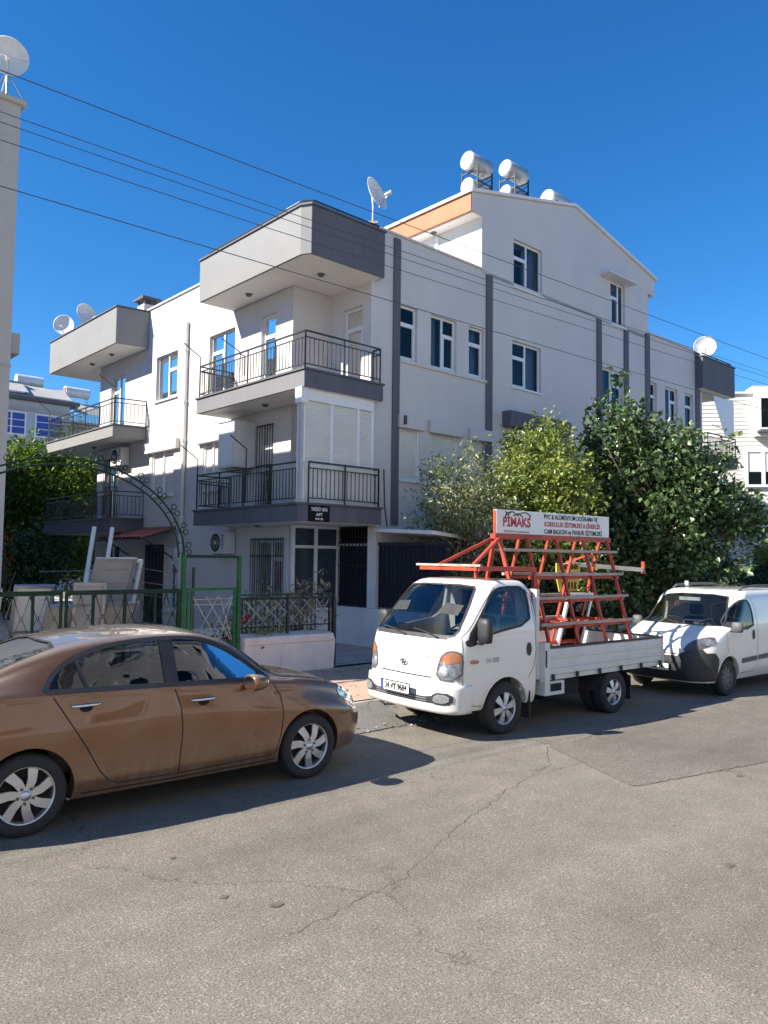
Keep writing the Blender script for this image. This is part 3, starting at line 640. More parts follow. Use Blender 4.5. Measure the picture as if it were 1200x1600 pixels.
# name plate
pl = MB().box(0.16, 0.72, -0.022, -0.002, 2.925, 3.27).build('name_plate', M['ink'], B)
for txt, sz, z, sx in (('YENİKÖY ARAS', .105, 3.185, .58), ('APT', .085, 3.075, 1.15), ('NO 22', .055, 2.985, 1.3)):
    text_mesh(txt, sz, 'lettering', M['white_label'], lambda x, y, z=z: Vector((0.44+x, -0.026, z+y)), pl, sx=sx, bold=0.002)
# downpipe, cables, meter box
mb = MB(); mb.tube([(0.93, 6.95, 8.85), (0.93, 6.95, 4.4), (0.93, 6.95, .3)], 0.055, 10)
for z in (8.0, 6.5, 5.4, 3.2, 1.6): mb.lathe([(.075, 0), (.075, .08)], (0.93, 6.95, z), (0, 0, 1), 10, True)
mb.build('downpipe', M['pipe'], B)
MB().tube([(2.3, .02, 4.2), (2.33, .02, 3.4), (2.42, .02, 2.9)], .018, 6).build('cable', M['black'], B)
# penthouse with gable
gp = [(6.0, 9.3), (14.76, 9.3), (14.76, 11.42), (15.24, 11.62), (15.24, 11.98), (10.37, 13.02), (5.58, 11.9), (5.58, 11.39), (6.0, 11.39)]
pw = [(7.36, 8.69, 9.8, 11.17), (11.82, 13.26, 9.84, 11.28)]
mb = MB(); wall_grid(mb, mapR, 6.0, 14.76, 9.9, 11.39, pw)
mb.add([mapR(x, z, 0) for x, z in [(5.58, 11.39), (15.24, 11.39), (15.24, 11.98), (10.37, 13.02), (5.58, 11.9)]], [(0, 1, 2, 3, 4)])
for x0, y0, x1, y1, z0, z1 in ((6.0, .3, 6.0, 9.5, 9.3, 11.4), (14.76, .3, 14.76, 9.5, 9.3, 11.5), (6.0, 9.5, 14.76, 9.5, 9.3, 11.6)):
    if x0 == 6.0 and x1 == 6.0: wall_grid(mb, lambda a, z, d: (6.0+d, a, z), .3, 9.5, 9.3, 11.4, [(2.0, 2.9, 9.3, 11.2)], .12)
    else: mb.add([(x0, y0, z0), (x1, y1, z0), (x1, y1, z1), (x0, y0, z1)], [(0, 1, 2, 3)])
mb.build('penthouse_wall', M['wall'], B, fix=False)
window(B, mapR, *pw[0], [(.5, .42), (.5, 0)], .45, -1, sill=True); w_ = window(B, mapR, 12.46, 13.26, 9.84, 11.28, [(.62, .45), (.38, 0)], 0, 1)
MB().box(11.82, 12.46, 9.84, 11.28, .05, .1, fn=mapR).build('closed_panel', M['wall'], w_)
mb = MB(); mb.box(11.75, 13.5, 11.3, 11.34, -.35, 0.0, fn=mapR); mb.build('window_canopy', M['greywall'], B)
MB().box(6.04, 6.08, 2.0, 2.9, 9.3, 11.2).build('terrace_door', M['pvc'], B)
MB().box(5.95, 6.0, 1.88, 2.0, 9.3, 11.3).build('door_trim', M['pvc'], B)
# roof slabs
rz = lambda s_: 13.02-0.2338*(10.37-s_) if s_ < 10.37 else 13.02-0.2136*(s_-10.37)
mb = MB()
for a, b in ((5.5, 10.37), (10.37, 15.34)):
    vs = [(x, y, rz(x)+dz) for dz in (0.012, 0.09) for x, y in ((a, .22), (b, .22), (b, 9.7), (a, 9.7))]
    mb.add(vs, [(3, 2, 1, 0), (4, 5, 6, 7)] + [(i, (i+1) % 4, 4+(i+1) % 4, 4+i) for i in range(4)])
mb.build('gable_roof', M['soffit'], B)
MB().box(5.56, 5.62, 0.31, 9.6, 11.40, 11.87).build('eave_fascia', M['orange'], B)
MB().box(5.63, 5.998, 0.31, 9.6, 11.36, 11.40).build('eave_soffit', M['soffit'], B)
MB().box(15.0, 15.23, 0.31, 9.6, 11.40, 11.9).build('eave_fascia', M['wall'], B)
MB().lathe([(0.001, -.05), (.05, -.05), (.09, 0), (.09, .01)], (5.8, 1.9, 11.35), (0, 0, 1), 12).build('ceiling_lamp', M['coping'], B)
# roof vents / chimney
o = MB().box(1.3, 1.75, 10.6, 11.1, 9.3, 10.35).build('chimney', M['wall'], B); MB().box(1.2, 1.85, 10.5, 11.2, 10.5, 10.58).build('chimney_cap', M['coping'], o)
mb = MB()
for x in (1.34, 1.7):
    for y in (10.64, 11.06): mb.box(x-.03, x+.03, y-.03, y+.03, 10.35, 10.5)
mb.build('cap_support', M['coping'], o)
o = MB().box(0.45, 0.85, 0.9, 1.25, 9.7, 10.05).build('chimney', M['wall'], B); MB().box(0.38, 0.92, 0.83, 1.32, 10.051, 10.11).build('chimney_cap', M['wall'], o)
MB().box(.445, .449, .95, 1.05, 9.86, 9.98).build('vent_hole', M['ink'], o); MB().box(.445, .449, 1.1, 1.2, 9.86, 9.98).build('vent_hole', M['ink'], o)
# entrance canopy with clay tiles
aw = MB(); aw.add([(1.0, 7.4, 2.96), (1.0, 10.3, 2.96), (-0.05, 10.55, 2.62), (-0.05, 7.4, 2.62), (1.0, 7.4, 2.92), (1.0, 10.3, 2.92), (-0.05, 10.55, 2.58), (-0.05, 7.4, 2.58)], [(0, 1, 2, 3), (7, 6, 5, 4), (0, 3, 7, 4), (3, 2, 6, 7), (2, 1, 5, 6)])
ao = aw.build('entrance_canopy', M['coping'], B)
tm = None
for i in range(12):
    for j in range(3):
        y = 7.48+i*.25; x0 = .98-j*.34
        if tm is None:
            mb = MB(); mb.smooth = True
            arc = [(math.cos(a_)*.12, math.sin(a_)*.05) for a_ in np.linspace(0, math.pi, 7)]
            mb.rings([[(0, dy, .0+dz) for dy, dz in arc], [(-.36, dy, -.105+dz) for dy, dz in arc]], cap=False, closed=False); x = mb.build('tile', M['tile'], ao, (x0, y, 2.975-j*.11), fix=False); tm = x.data
        else: link('tile', tm, ao, (x0+random.uniform(-.02, .02), y, 2.975-j*.11))
mb = MB(); mb.bar((.98, 7.5, 2.1), (.1, 7.5, 2.62), .03); mb.bar((.98, 10.2, 2.1), (.1, 10.2, 2.62), .03); mb.build('canopy_bracket', M['black'], ao)
MB().box(0.8, 0.98, 9.75, 10.25, 1.45, 2.15).build('meter_box', M['greywall'], B)
# ================================================================== NEIGHBOURING BUILDINGS
# near neighbour on the left: same height, its side lies towards the gate; it shades the lower side facade
NB = empty('neighbour_building', ST(-5.45, 1.0), BROT, 'beige grey plastered building at the left edge with small balcony', 'building')
mb = MB(); mb.box(-4.0, 0, 0, 24, 0, 9.95); mb.build('wall', M['neigh'], NB)
MB().box(-4.08, 0.08, -0.08, 24.1, 9.952, 10.04).build('roof_edge', M['neigh'], NB, bevel=0.02)
o = MB().box(0.005, 0.32, 0.6, 1.9, 5.75, 6.12).build('balcony', M['neigh'], NB)
o = MB().box(0.004, 0.07, 0.8, 1.7, 6.26, 6.83).build('window', M['coping'], NB); MB().box(0.071, 0.11, 0.78, 0.84, 6.2, 6.9).build('shutter_leaf', M['cardboard'], o); MB().box(0.071, 0.2, 0.7, 1.8, 6.18, 6.22).build('sill', M['coping'], o)
MB().box(-4.01, 0.012, -0.012, 24.01, 5.35, 5.39).build('string_course', M['concrete'], NB)
for k in range(1):
    for z in (1.2, 4.2, 7.1):
        o = MB().box(-3.6-k*2.8, -2.2-k*2.8, -0.02, -0.005, z, z+1.3).build('window', M['pvc'], NB)
        MB().box(-3.53-k*2.8, -2.93-k*2.8, -0.03, -0.021, z+.07, z+1.23).build('pane', M['glassdark'], o); MB().box(-2.87-k*2.8, -2.27-k*2.8, -0.03, -0.021, z+.07, z+1.23).build('pane', M['glassdark'], o)
# pale house behind on the left
HB = empty('pale_house', (-26.2, 37.5, 0), BROT, 'pale house with blue windows and solar panels on its roof behind the tree', 'house')
MB().box(0, 10.5, 0, 9, 0, 10.75).build('wall', M['paleblue'], HB)
mb = MB(); mb.add([(-.4, -.5, 10.95), (10.9, -.5, 10.95), (10.9, 4.5, 12.2), (-.4, 4.5, 12.2), (10.9, 9.5, 10.95), (-.4, 9.5, 10.95), (-.4, -.5, 10.76), (10.9, -.5, 10.76), (10.9, 9.5, 10.76), (-.4, 9.5, 10.76)], [(0, 1, 2, 3), (3, 2, 4, 5), (0, 6, 7, 1), (6, 9, 8, 7), (1, 7, 8, 4, 2), (0, 3, 5, 9, 6)])
MB().box(10.5, 13.2, 2, 8, 0, 10.3).build('side_wing', M['neigh'], HB)
mb.build('roof', M['coping'], HB); MB().box(-.05, 10.55, -.12, -.01, 10.2, 10.32).build('cornice', M['concrete'], HB)
for k in range(5):
    for z in (8.75, 5.4):
        o = MB().box(.35+k*2.05, 1.95+k*2.05, -.06, -.01, z, z+1.35).build('window', M['pvc'], HB)
        for j in range(2):
            for i in range(3): MB().box(.45+k*2.05+j*.75, 1.1+k*2.05+j*.75, -.075, -.061, z+.1+i*.4, z+.45+i*.4).build('pane', M['blue_label'], o)
# cream building along the street on the right
RB = empty('cream_building', (16.0, 35.0, 0), R(-7), 'cream house clad in horizontal boards at the right edge', 'building')
MB().box(-2.5, 14, 0.06, 10, 0, 9.9).build('wall', M['siding'], RB)
sd = None
for k in range(52):
    z = 0.1+k*0.19
    if sd is None:
        mb = MB(); mb.add([(-2.5, 0.05, 0), (14, 0.05, 0), (14, 0.012, 0), (-2.5, 0.012, 0), (-2.5, 0.05, .188), (14, .05, .188), (14, .03, .188), (-2.5, .03, .188)], [(0, 1, 2, 3), (3, 2, 6, 7), (7, 6, 5, 4), (0, 3, 7, 4), (1, 5, 6, 2)])
        sd = mb.build('siding_board', M['siding'], RB, (0, 0, z)).data
    else: link('siding_board', sd, RB, (0, 0, z))
MB().box(-2.6, 14.1, -.06, .2, 9.9, 10.0).build('roof_edge', M['siding'], RB)
MB().box(.85, 2.7, -.35, -.005, 7.9, 10.15).build('bay', M['siding'], RB)
mb = MB(); mb.box(1.0, 1.07, -.4, -.355, 8.2, 9.7); mb.box(2.4, 2.47, -.4, -.355, 8.2, 9.7); mb.box(1.07, 2.4, -.4, -.355, 8.2, 8.28); mb.box(1.07, 2.4, -.4, -.355, 9.62, 9.7); mb.box(1.6, 1.66, -.4, -.355, 8.28, 9.62)
o = mb.build('window', M['pvc'], RB); MB().box(1.07, 2.4, -.375, -.36, 8.28, 9.62).build('pane', M['glassdark'], o); MB().box(.9, 2.75, -.48, -.355, 8.05, 8.13).build('sill', M['coping'], o)
mb = MB(); mb.box(.45, 2.9, -.09, -.003, 5.6, 5.72); mb.box(.45, 2.9, -.09, -.003, 7.2, 7.32); mb.box(.45, .58, -.09, -.003, 5.72, 7.2); mb.box(1.16, 1.32, -.085, -.003, 5.72, 7.2); mb.box(2.0, 2.15, -.085, -.003, 5.72, 7.2)
o = mb.build('window', M['pvc'], RB); MB().box(.58, 2.9, -.05, -.01, 5.72, 7.2).build('pane', M['glassdark'], o); MB().box(.6, 2.9, -.055, -.051, 6.3, 7.2).build('blind', M['shutter'], o)
MB().box(.5, 4, -.5, -.003, 2.9, 3.5).build('awning', M['tank'], RB); o = MB().box(.6, 3.5, -.03, -.004, .8, 2.85).build('window', M['pvc'], RB); MB().box(.75, 3.4, -.05, -.031, .9, 2.75).build('pane', M['glassdark'], o)
MB().box(1.2, 1.9, 1, 2, 10.0, 10.5).build('chimney', M['concrete'], RB)
# house across the street (behind the camera; seen in the reflections)
OB = empty('opposite_house', PQ(1, -10.5), SROT, 'white house across the street, seen only in reflections', 'house')
MB().box(-15, 19.5, -9, 0, 0, 22).build('wall', M['wall'], OB); MB().box(-15.4, 19.9, -9.4, .5, 22.01, 22.3).build('roof', M['wall'], OB)
for k in range(9):
    for z in (1.0, 3.9, 6.8, 9.7, 12.6, 15.5, 18.4):
        o = MB().box(-8+k*3, -6.5+k*3, .005, .05, z, z+1.4).build('window', M['pvc'], OB); MB().box(-7.9+k*3, -6.6+k*3, .051, .06, z+.1, z+1.3).build('pane', M['glassdark'], o)

# ================================================================== FENCES, GATES, WALLS
# whitewashed low wall beside the gate (sloped coping, broken end)
lw = MB(); L0, L1 = 6.70, 8.68
prof = lambda p, e=0: [(p, 11.98, .09), (p+e*.02, 11.975, .62), (p, 11.955, .625), (p, 11.955, .76), (p-e*.0, 12.35, .80), (p, 12.35, .09)]
lw.rings([prof(L0), prof(7.2), prof(7.9), prof(8.4), [(8.62, 11.98, .09), (8.64, 11.975, .62), (8.62, 11.955, .635), (8.58, 11.955, .76), (8.60, 12.3, .79), (8.66, 12.35, .09)]])
lo = tag(lw.build('garden_wall', M['whitewash'], None, (0, 0, 0), SROT, bevel=0.02), 'low whitewashed wall with a chipped end beside the green gate', 'wall')
# low grey wall along the garden
tag(MB().box(11.25, 60, 12.0, 12.2, .05, .62).build('garden_wall', M['greywall'], None, (0, 0, 0), SROT, bevel=0.015), 'long low grey wall in front of the garden trees', 'wall')
# grey wall running back to the house, with dark bars and shade screen on it
gw = tag(MB().box(2.35, 2.55, -1.25, 1.78, 0.05, 1.02).build('yard_wall', M['greywall'], None, BO, BROT, bevel=0.01), 'smooth grey wall under the dark iron bars beside the entrance', 'wall')
gg = empty('iron_screen', BO, BROT, 'dark iron barred screen with shade cloth standing on the grey wall', 'screen')
mb = MB()
for k in range(11): t = 0.68+k*.107; mb.box(2.40, 2.425, t-.012, t+.012, 1.02, 2.92)
for z in (1.06, 2.0, 2.46, 2.52, 2.9): mb.box(2.39, 2.435, .64, 1.78, z-.015, z+.015)
mb.build('bars', M['black'], gg)
for k in range(8): MB().box(2.385, 2.395, 0.70+k*.132, 0.78+k*.132, 2.465, 2.515).build('light_strip', M['cardboard'], gg)
MB().box(2.44, 2.46, .66, 1.78, 1.05, 2.45).build('shade_cloth', M['shade'], gg)
MB().box(2.36, 2.5, .32, .62, 1.025, 2.9).build('post', M['greywall'], gg)
MB().box(2.43, 2.46, -1.9, .30, 1.06, 2.48).build('shade_cloth', M['shade'], gg); mb = MB()
for k in range(16): t = -1.85+k*.14; mb.box(2.40, 2.42, t-.01, t+.01, 1.02, 2.5)
mb.box(2.395, 2.425, -1.9, .3, 2.48, 2.54); mb.build('bars', M['black'], gg)
cn = empty('side_canopy', BO, BROT, 'pale sloping canopy slab over the dark screen beside the balcony', 'canopy')
mb = MB(); mb.add([(2.24, .29, 2.86), (2.24, -1.6, 2.78), (4.3, -1.6, 2.62), (4.3, .29, 2.70)] + [(2.24, .29, 2.78), (2.24, -1.6, 2.70), (4.3, -1.6, 2.54), (4.3, .29, 2.62)], [(0, 1, 2, 3), (7, 6, 5, 4)] + [(i, (i+1) % 4, 4+(i+1) % 4, 4+i) for i in range(4)])
mb.build('slab', M['greywall'], cn, bevel=0.01); MB().box(3.4, 4.28, -1.66, -1.605, 2.40, 2.6).build('edge_board', M['tile'], cn)
mb = MB()
for x in (2.5, 4.2): mb.box(x-.03, x+.03, -1.5, -1.44, .15, 2.62)
mb.build('post', M['black'], cn)

# green gate
GA = empty('arched_gate', (0, 0, 0), SROT, 'green iron double gate under a tall scrolled arch', 'gate')
G0, G1, GQ = 1.75, 5.58, 12.08
mb = MB()
for off in (0.0, 0.10):
    pts = [((G0+G1)/2 + (1.92-off*1.0)*math.cos(a_), GQ, 2.15+(1.50-off)*math.sin(a_)) for a_ in np.linspace(0, math.pi, 41)]
    mb.tube(pts, 0.016, 6)
for a_ in np.linspace(0.05, math.pi-.05, 26):
    c_, s_ = math.cos(a_), math.sin(a_); mb.tube([((G0+G1)/2+1.92*c_, GQ, 2.15+1.5*s_), ((G0+G1)/2+1.82*c_, GQ, 2.15+1.40*s_)], .008, 5)
mb.build('arch', M['darkgreen'], GA)
for a_ in np.linspace(0.10, math.pi-0.10, 15):      # pairs of rings on short stems along the arch
    x0 = (G0+G1)/2+1.925*math.cos(a_); z0 = 2.15+1.505*math.sin(a_); mb = MB()
    tx, tz = -math.sin(a_), math.cos(a_); nx, nz = math.cos(a_), math.sin(a_)
    for sgn in (-1, 1):
        cx, cz = x0+tx*sgn*.060+nx*.085, z0+tz*sgn*.060+nz*.085
        ring = [(cx+.042*math.cos(t_), GQ, cz+.042*math.sin(t_)) for t_ in np.linspace(0, 2*math.pi, 15)]
        mb.tube(ring, .0085, 5); mb.tube([(x0, GQ, z0), (x0+tx*sgn*.05+nx*.04, GQ, z0+tz*sgn*.05+nz*.04), (cx-nx*.035, GQ, cz-nz*.035)], .0085, 5)
    mb.build('scroll', M['darkgreen'], GA)
for x in (G0, G1): MB().box(x-.033, x+.033, GQ-.033, GQ+.033, .1, 2.2).build('gate_post', M['green'], GA)
for (a, b) in ((G0+.06, (G0+G1)/2-.02), ((G0+G1)/2+.02, G1-.06)):
    mb = MB(); 
    for z, h_ in ((1.60, .07), (.92, .045), (.22, .045)): mb.box(a, b, GQ-.02, GQ+.02, z-h_/2, z+h_/2)
    for x in (a+.02, a+.42, (a+b)/2, b-.42, b-.02): mb.box(x-.022, x+.022, GQ-.018, GQ+.018, .22, 1.58)
    lf = mb.build('gate_leaf', M['darkgreen'], GA)
    mb = MB(); n = 8; w_ = (b-a)/n
    for k in range(n):
        x = a+k*w_
        mb.tube([(x, GQ, 1.56), (x+w_/2, GQ, 1.18), (x+w_, GQ, 1.56)], .009, 5); mb.tube([(x, GQ, .95), (x+w_/2, GQ, 1.27), (x+w_, GQ, .95)], .009, 5)
        mb.tube([(x+w_/2, GQ, .9), (x+w_/2, GQ, .25)], .009, 5)
    mb.build('lattice', M['darkgreen'], lf)
# pedestrian gate
PG = empty('pedestrian_gate', (0, 0, 0), SROT, 'narrow bright green gate frame with crossed rods beside the low white wall', 'gate')
MB().box(6.59, 6.65, GQ-.03, GQ+.03, .1, 2.2).build('gate_post', M['green'], PG)
MB().box(G1+.034, 6.589, GQ-.025, GQ+.025, 2.15, 2.2).build('top_rail', M['darkgreen'], PG)
mb = MB()
for z in (1.62, .62): mb.box(G1+.06, 6.57, GQ-.018, GQ+.018, z-.022, z+.022)
for x in (G1+.09, G1+.16, 6.54): mb.box(x-.018, x+.018, GQ-.016, GQ+.016, .2, 1.59)
lf = mb.build('gate_leaf', M['green'], PG)
mb = MB(); a, b = G1+.18, 6.5
for k in range(3):
    x = a+(b-a)*k/3; w_ = (b-a)/3
    mb.tube([(x, GQ, .68), (x+w_*1.9 if x+w_*1.9 < b else b, GQ, 1.5)], .008, 5); mb.tube([(x, GQ, 1.5), (x+w_*1.9 if x+w_*1.9 < b else b, GQ, .75)], .008, 5)
for z in (1.45, 1.36, .95): mb.tube([(a, GQ, z), (b, GQ, z)], .007, 5)
for k in range(9): mb.tube([(a+(b-a)*k/8, GQ, .2), (a+(b-a)*k/8, GQ, .6)], .007, 5)
mb.build('lattice', M['steel'], lf)
# iron fence on the white wall
IF = empty('iron_fence', (0, 0, 0), SROT, 'black iron fence with diamond rods standing on the white wall', 'fence')
mb = MB()
for z in (1.50, 1.42, .92): mb.tube([(6.7, 12.12, z), (8.66, 12.12, z)], .013, 6)
for x in (7.66, 8.6): mb.box(x-.02, x+.02, 12.10, 12.14, .78, 1.52)
mb.build('rail', M['black'], IF)
mb = MB()
for k in range(6):
    x = 6.75+k*.31
    mb.tube([(x, 12.12, .94), (min(x+.5, 8.6), 12.12, 1.42)], .009, 5); mb.tube([(x, 12.13, 1.42), (min(x+.5, 8.6), 12.13, .94)], .009, 5)
mb.build('diamond_rods', M['steel'], IF)
MB().box(8.66, 8.72, 12.06, 12.14, .1, 1.42).build('fence_post', M['black'], IF)
RF = empty('bar_fence', (0, 0, 0), SROT, 'black upright bar railing behind the diamond fence', 'fence')
mb = MB()
for z in (1.38, .55): mb.box(7.1, 8.9, 13.0, 13.03, z-.02, z+.02)
mb.build('rail', M['black'], RF); bb = None
for k in range(19):
    if bb is None: bb = MB().box(-.01, .01, -.01, .01, .13, 1.4).build('bar', M['black'], RF, (7.12+k*.098, 13.015, 0)).data
    else: link('bar', bb, RF, (7.12+k*.098, 13.015, 0))
# barbed wire post behind gate
BW = empty('wire_post', PQ(6.15, 12.9), SROT, 'thin black post carrying sagging wires behind the pedestrian gate', 'post')
MB().box(-.018, .018, -.018, .018, .12, 1.98).build('post', M['black'], BW); mb = MB()
for z in (1.95, 1.72, 1.5): mb.tube([(0, 0, z), (-.45, 0, z-.07), (-.9, 0, z), (-2.6, .1, z-.05)], .004, 4)
mb.build('wire', M['steel'], BW)
# railing + chain mesh on the long garden wall
GF = empty('garden_fence', (0, 0, 0), SROT, 'black railing on the long low garden wall behind truck and van', 'fence')
mb = MB()
for z in (1.3, .75): mb.box(11.3, 46, 12.09, 12.11, z-.015, z+.015)
for k in range(18): mb.box(11.3+k*2-.02, 11.3+k*2+.02, 12.08, 12.12, .62, 1.34)
mb.build('rail', M['black'], GF); bb = None
for k in range(190):
    x = 11.4+k*.18
    if bb is None: bb = MB().box(-.007, .007, -.007, .007, .75, 1.3).build('bar', M['black'], GF, (x, 12.1, 0)).data
    else: link('bar', bb, GF, (x, 12.1, 0))

# ================================================================== YARD CLUTTER
def frame_panel(name, label, cat, p, q, w_, h_, lean, yaw, matl='cardboard', fill=True, t_=.05, mull=1):
    e = empty(name, PQ(p, q, .13), SROT+yaw, label, cat); ca, sa = math.cos(lean), math.sin(lean)
    fn = lambda a, z, d: (a, d*ca + z*sa, z*ca - d*sa + .0)
    mb = MB(); mb.box(0, t_, 0, h_, 0, .05, fn=fn); mb.box(w_-t_, w_, 0, h_, 0, .05, fn=fn); mb.box(t_, w_-t_, 0, t_, 0, .05, fn=fn); mb.box(t_, w_-t_, h_-t_, h_, 0, .05, fn=fn)
    for k in range(1, mull+1): mb.box(t_, w_-t_, h_*k/(mull+1)-.02, h_*k/(mull+1)+.02, .005, .045, fn=fn)
    mb.build('frame', M['pvc'] if matl == 'pvc' else M['steel'], e)
    if fill: MB().box(t_, w_-t_, t_, h_-t_, .02, .028, fn=fn).build('panel', M[matl], e)
    return e
frame_panel('window_sash', 'tall pale framed panel leaning highest in the pile behind the gate', 'window sash', 4.25, 13.6, .75, 2.15, R(-22), R(10), 'cardboard')
frame_panel('window_sash', 'empty white frame leaning just behind the tallest panel', 'window sash', 4.75, 13.7, .5, 2.05, R(-16), R(12), 'pvc', False)
frame_panel('window_sash', 'wide low grey panel at the front of the pile behind the gate', 'window sash', 3.5, 13.2, 1.5, 1.45, R(-30), R(4), 'cardboard')
frame_panel('window_sash', 'small framed panel left of the pile under the tree', 'window sash', 3.3, 13.9, .6, 1.75, R(-28), R(-6), 'greywall')
frame_panel('window_sash', 'leftmost framed panel of the pile behind the gate', 'window sash', 2.5, 13.8, .6, 1.7, R(-28), R(-6), 'greywall')
frame_panel('window_sash', 'tilted grey sheet standing at the gate between panels', 'window sash', 3.95, 12.7, .5, 1.62, R(-8), R(-3), 'cardboard')
for i, (p, q, lab) in enumerate(((4.62, 14.6, 'left one of two white poles leaning on the house wall'), (4.98, 14.6, 'right one of two white poles leaning on the house wall'))):
    o = MB().bar((0, 0, .0), (.62, .9, 2.6), .07, .05).build('leaning_pole', M['pvc'], None, PQ(p, q, .13), SROT); tag(o, lab, 'pole')
# low plinth seen between gate bars
tag(MB().box(0, 9, 0, .2, .12, .55).build('yard_step', M['whitewash'], None, PQ(4.6, 15.6, 0), SROT), 'low pale step wall behind the gate bars', 'wall')
# blue water hand pump / bike stand by the entrance
mb = MB(); mb.tube([(0, 0, 0), (0, 0, 1.7)], .03, 8); mb.tube([(0, 0, 1.7), (.05, 0, 1.78), (.25, 0, 1.78)], .025, 8); mb.box(-.1, .1, -.1, .1, 1.5, 1.62)
tag(mb.build('stand_pipe', M['coping'], None, ST(.2, 9.4, .13), BROT), 'dark upright stand pipe beside the entrance door', 'pipe')

# ================================================================== THINGS ON THE BUILDINGS
def ac_unit(loc, rz, label):      # local: fan faces -x
    e = empty('air_conditioner', loc, rz, label, 'air conditioner', 'outdoor air conditioners')
    MB().box(-.28, 0, -.40, .40, 0, .56).build('casing', M['tank'], e, bevel=.015)
    MB().lathe([(.21, -.284), (.225, -.30), (.24, -.284)], (0, .1, .28), (1, 0, 0), 24).build('fan_ring', M['greyplastic'], e)
    MB().lathe([(.002, -.283), (.21, -.283)], (0, .1, .28), (1, 0, 0), 24).build('fan_opening', M['ink'], e)
    mb = MB()
    for r_ in (.05, .09, .13, .17): mb.tube([(-.292, .1+r_*math.cos(a_), .28+r_*math.sin(a_)) for a_ in np.linspace(0, 2*math.pi, 25)], .004, 4)
    mb.lathe([(.001, -.30), (.04, -.30), (.045, -.285)], (0, .1, .28), (1, 0, 0), 14); mb.build('fan_guard', M['tank'], e)
    mb = MB()
    for k in range(7): mb.box(-.287, -.281, -.30, -.20, .12+k*.055, .14+k*.055)
    mb.build('vent_slots', M['ink'], e)
    mb = MB(); mb.box(-.25, .02, -.33, -.29, -.03, -.001); mb.box(-.25, .02, .29, .33, -.03, -.001); mb.build('bracket', M['steel'], e)
ac_unit(ST(.97, 4.55, 2.24), BROT, 'white air conditioner unit under the first floor corner balcony')
ac_unit(ST(.97, 11.0, 5.02), BROT, 'white air conditioner unit under the upper left balcony')
cb = empty('wall_cabinet', ST(0.35, 3.3, 4.35), BROT, 'tall white metal cabinet mounted on the first floor balcony wall', 'cabinet')
MB().prism([(0, 0), (.62, 0), (.62, .75), (.0, .75)], 0, 1.15).build('casing', M['tank'], cb, bevel=.015); MB().box(-.006, -.001, .06, .69, .06, 1.09).build('door', M['pvc'], cb); MB().box(.1, .5, .2, .5, -.1, -.002).build('drain', M['concrete'], cb)
def dish(loc, face, dia, label, post=0.5, tripod=False, tilt=0.35):
    """loc: foot; face: horizontal direction the bowl faces"""
    e = empty('satellite_dish', loc, 0, label, 'satellite dish', 'rooftop satellite dishes')
    f = Vector((face[0], face[1], 0)).normalized(); ax = (f + Vector((0, 0, tilt))).normalized(); c = Vector((0, 0, post+dia*.45))
    mb = MB(); mb.smooth = True; R_ = dia/2; prof = [(max(.001, R_*k/8), .16*dia*(k/8)**2) for k in range(9)]
    mb.lathe(prof, c, ax, 28); prof2 = [(r_, h-.012) for r_, h in prof]; mb.lathe(prof2, c, ax, 28); mb.lathe([(R_, .16*dia), (R_+.012, .155*dia), (R_, .16*dia-.012)], c, ax, 28)
    mb.build('bowl', M['tank'], e, fix=False)
    side = ax.cross(Vector((0, 0, 1))).normalized(); low = c - ax.cross(side)*0 - side.cross(ax)*0
    dwn = (Vector((0, 0, -1)) + ax*ax.z).normalized(); tip = c + ax*dia*.55 + dwn*dia*.22
    mb = MB(); mb.tube([c+dwn*R_*.95+ax*.1*dia, tip], .014, 6); mb.tube([c+side*R_*.9+ax*.1*dia, tip], .006, 5); mb.tube([c-side*R_*.9+ax*.1*dia, tip], .006, 5); mb.build('feed_arm', M['steel'], e)
    MB().tube([tip+ax*.05, tip-ax*.12], .04, 10).build('feed_horn', M['tank'], e)
    mb = MB(); mb.tube([(0, 0, 0), (0, 0, post+.1), c-ax*.03], .022, 8)
    if tripod:
        for k in range(3): a_ = k*2.09+.4; mb.tube([(math.cos(a_)*.35, math.sin(a_)*.35, 0), (0, 0, post+.05)], .014, 6)
    mb.build('mast', M['steel'], e)
    mb = MB(); mb.box(-.12, .12, -.12, .12, -.02, .03); mb.build('foot_plate', M['concrete'], e)
    return e
dish(ST(-5.62, 1.25, 10.05), (.5, -1), .66, 'white satellite dish on a tripod on the left neighbour roof', .50, True, -.05)
dish(ST(2.15, .35, 9.98), (.85, -.52), .76, 'grey dish in shadow above the main corner roof box', .35, False, .3)
dish(ST(.35, 15.0, 9.78), (.1, -1), .70, 'front one of two dishes on the far left roof box', .26, False, .05)
dish(ST(.7, 14.0, 9.78), (.85, -.5), .88, 'larger rear dish of the pair on the far left roof box', .34, False, .25)
dish(ST(19.9, .7, 9.86), (-.35, -1), .82, 'white satellite dish on the far right roof box', .36, False, .1)
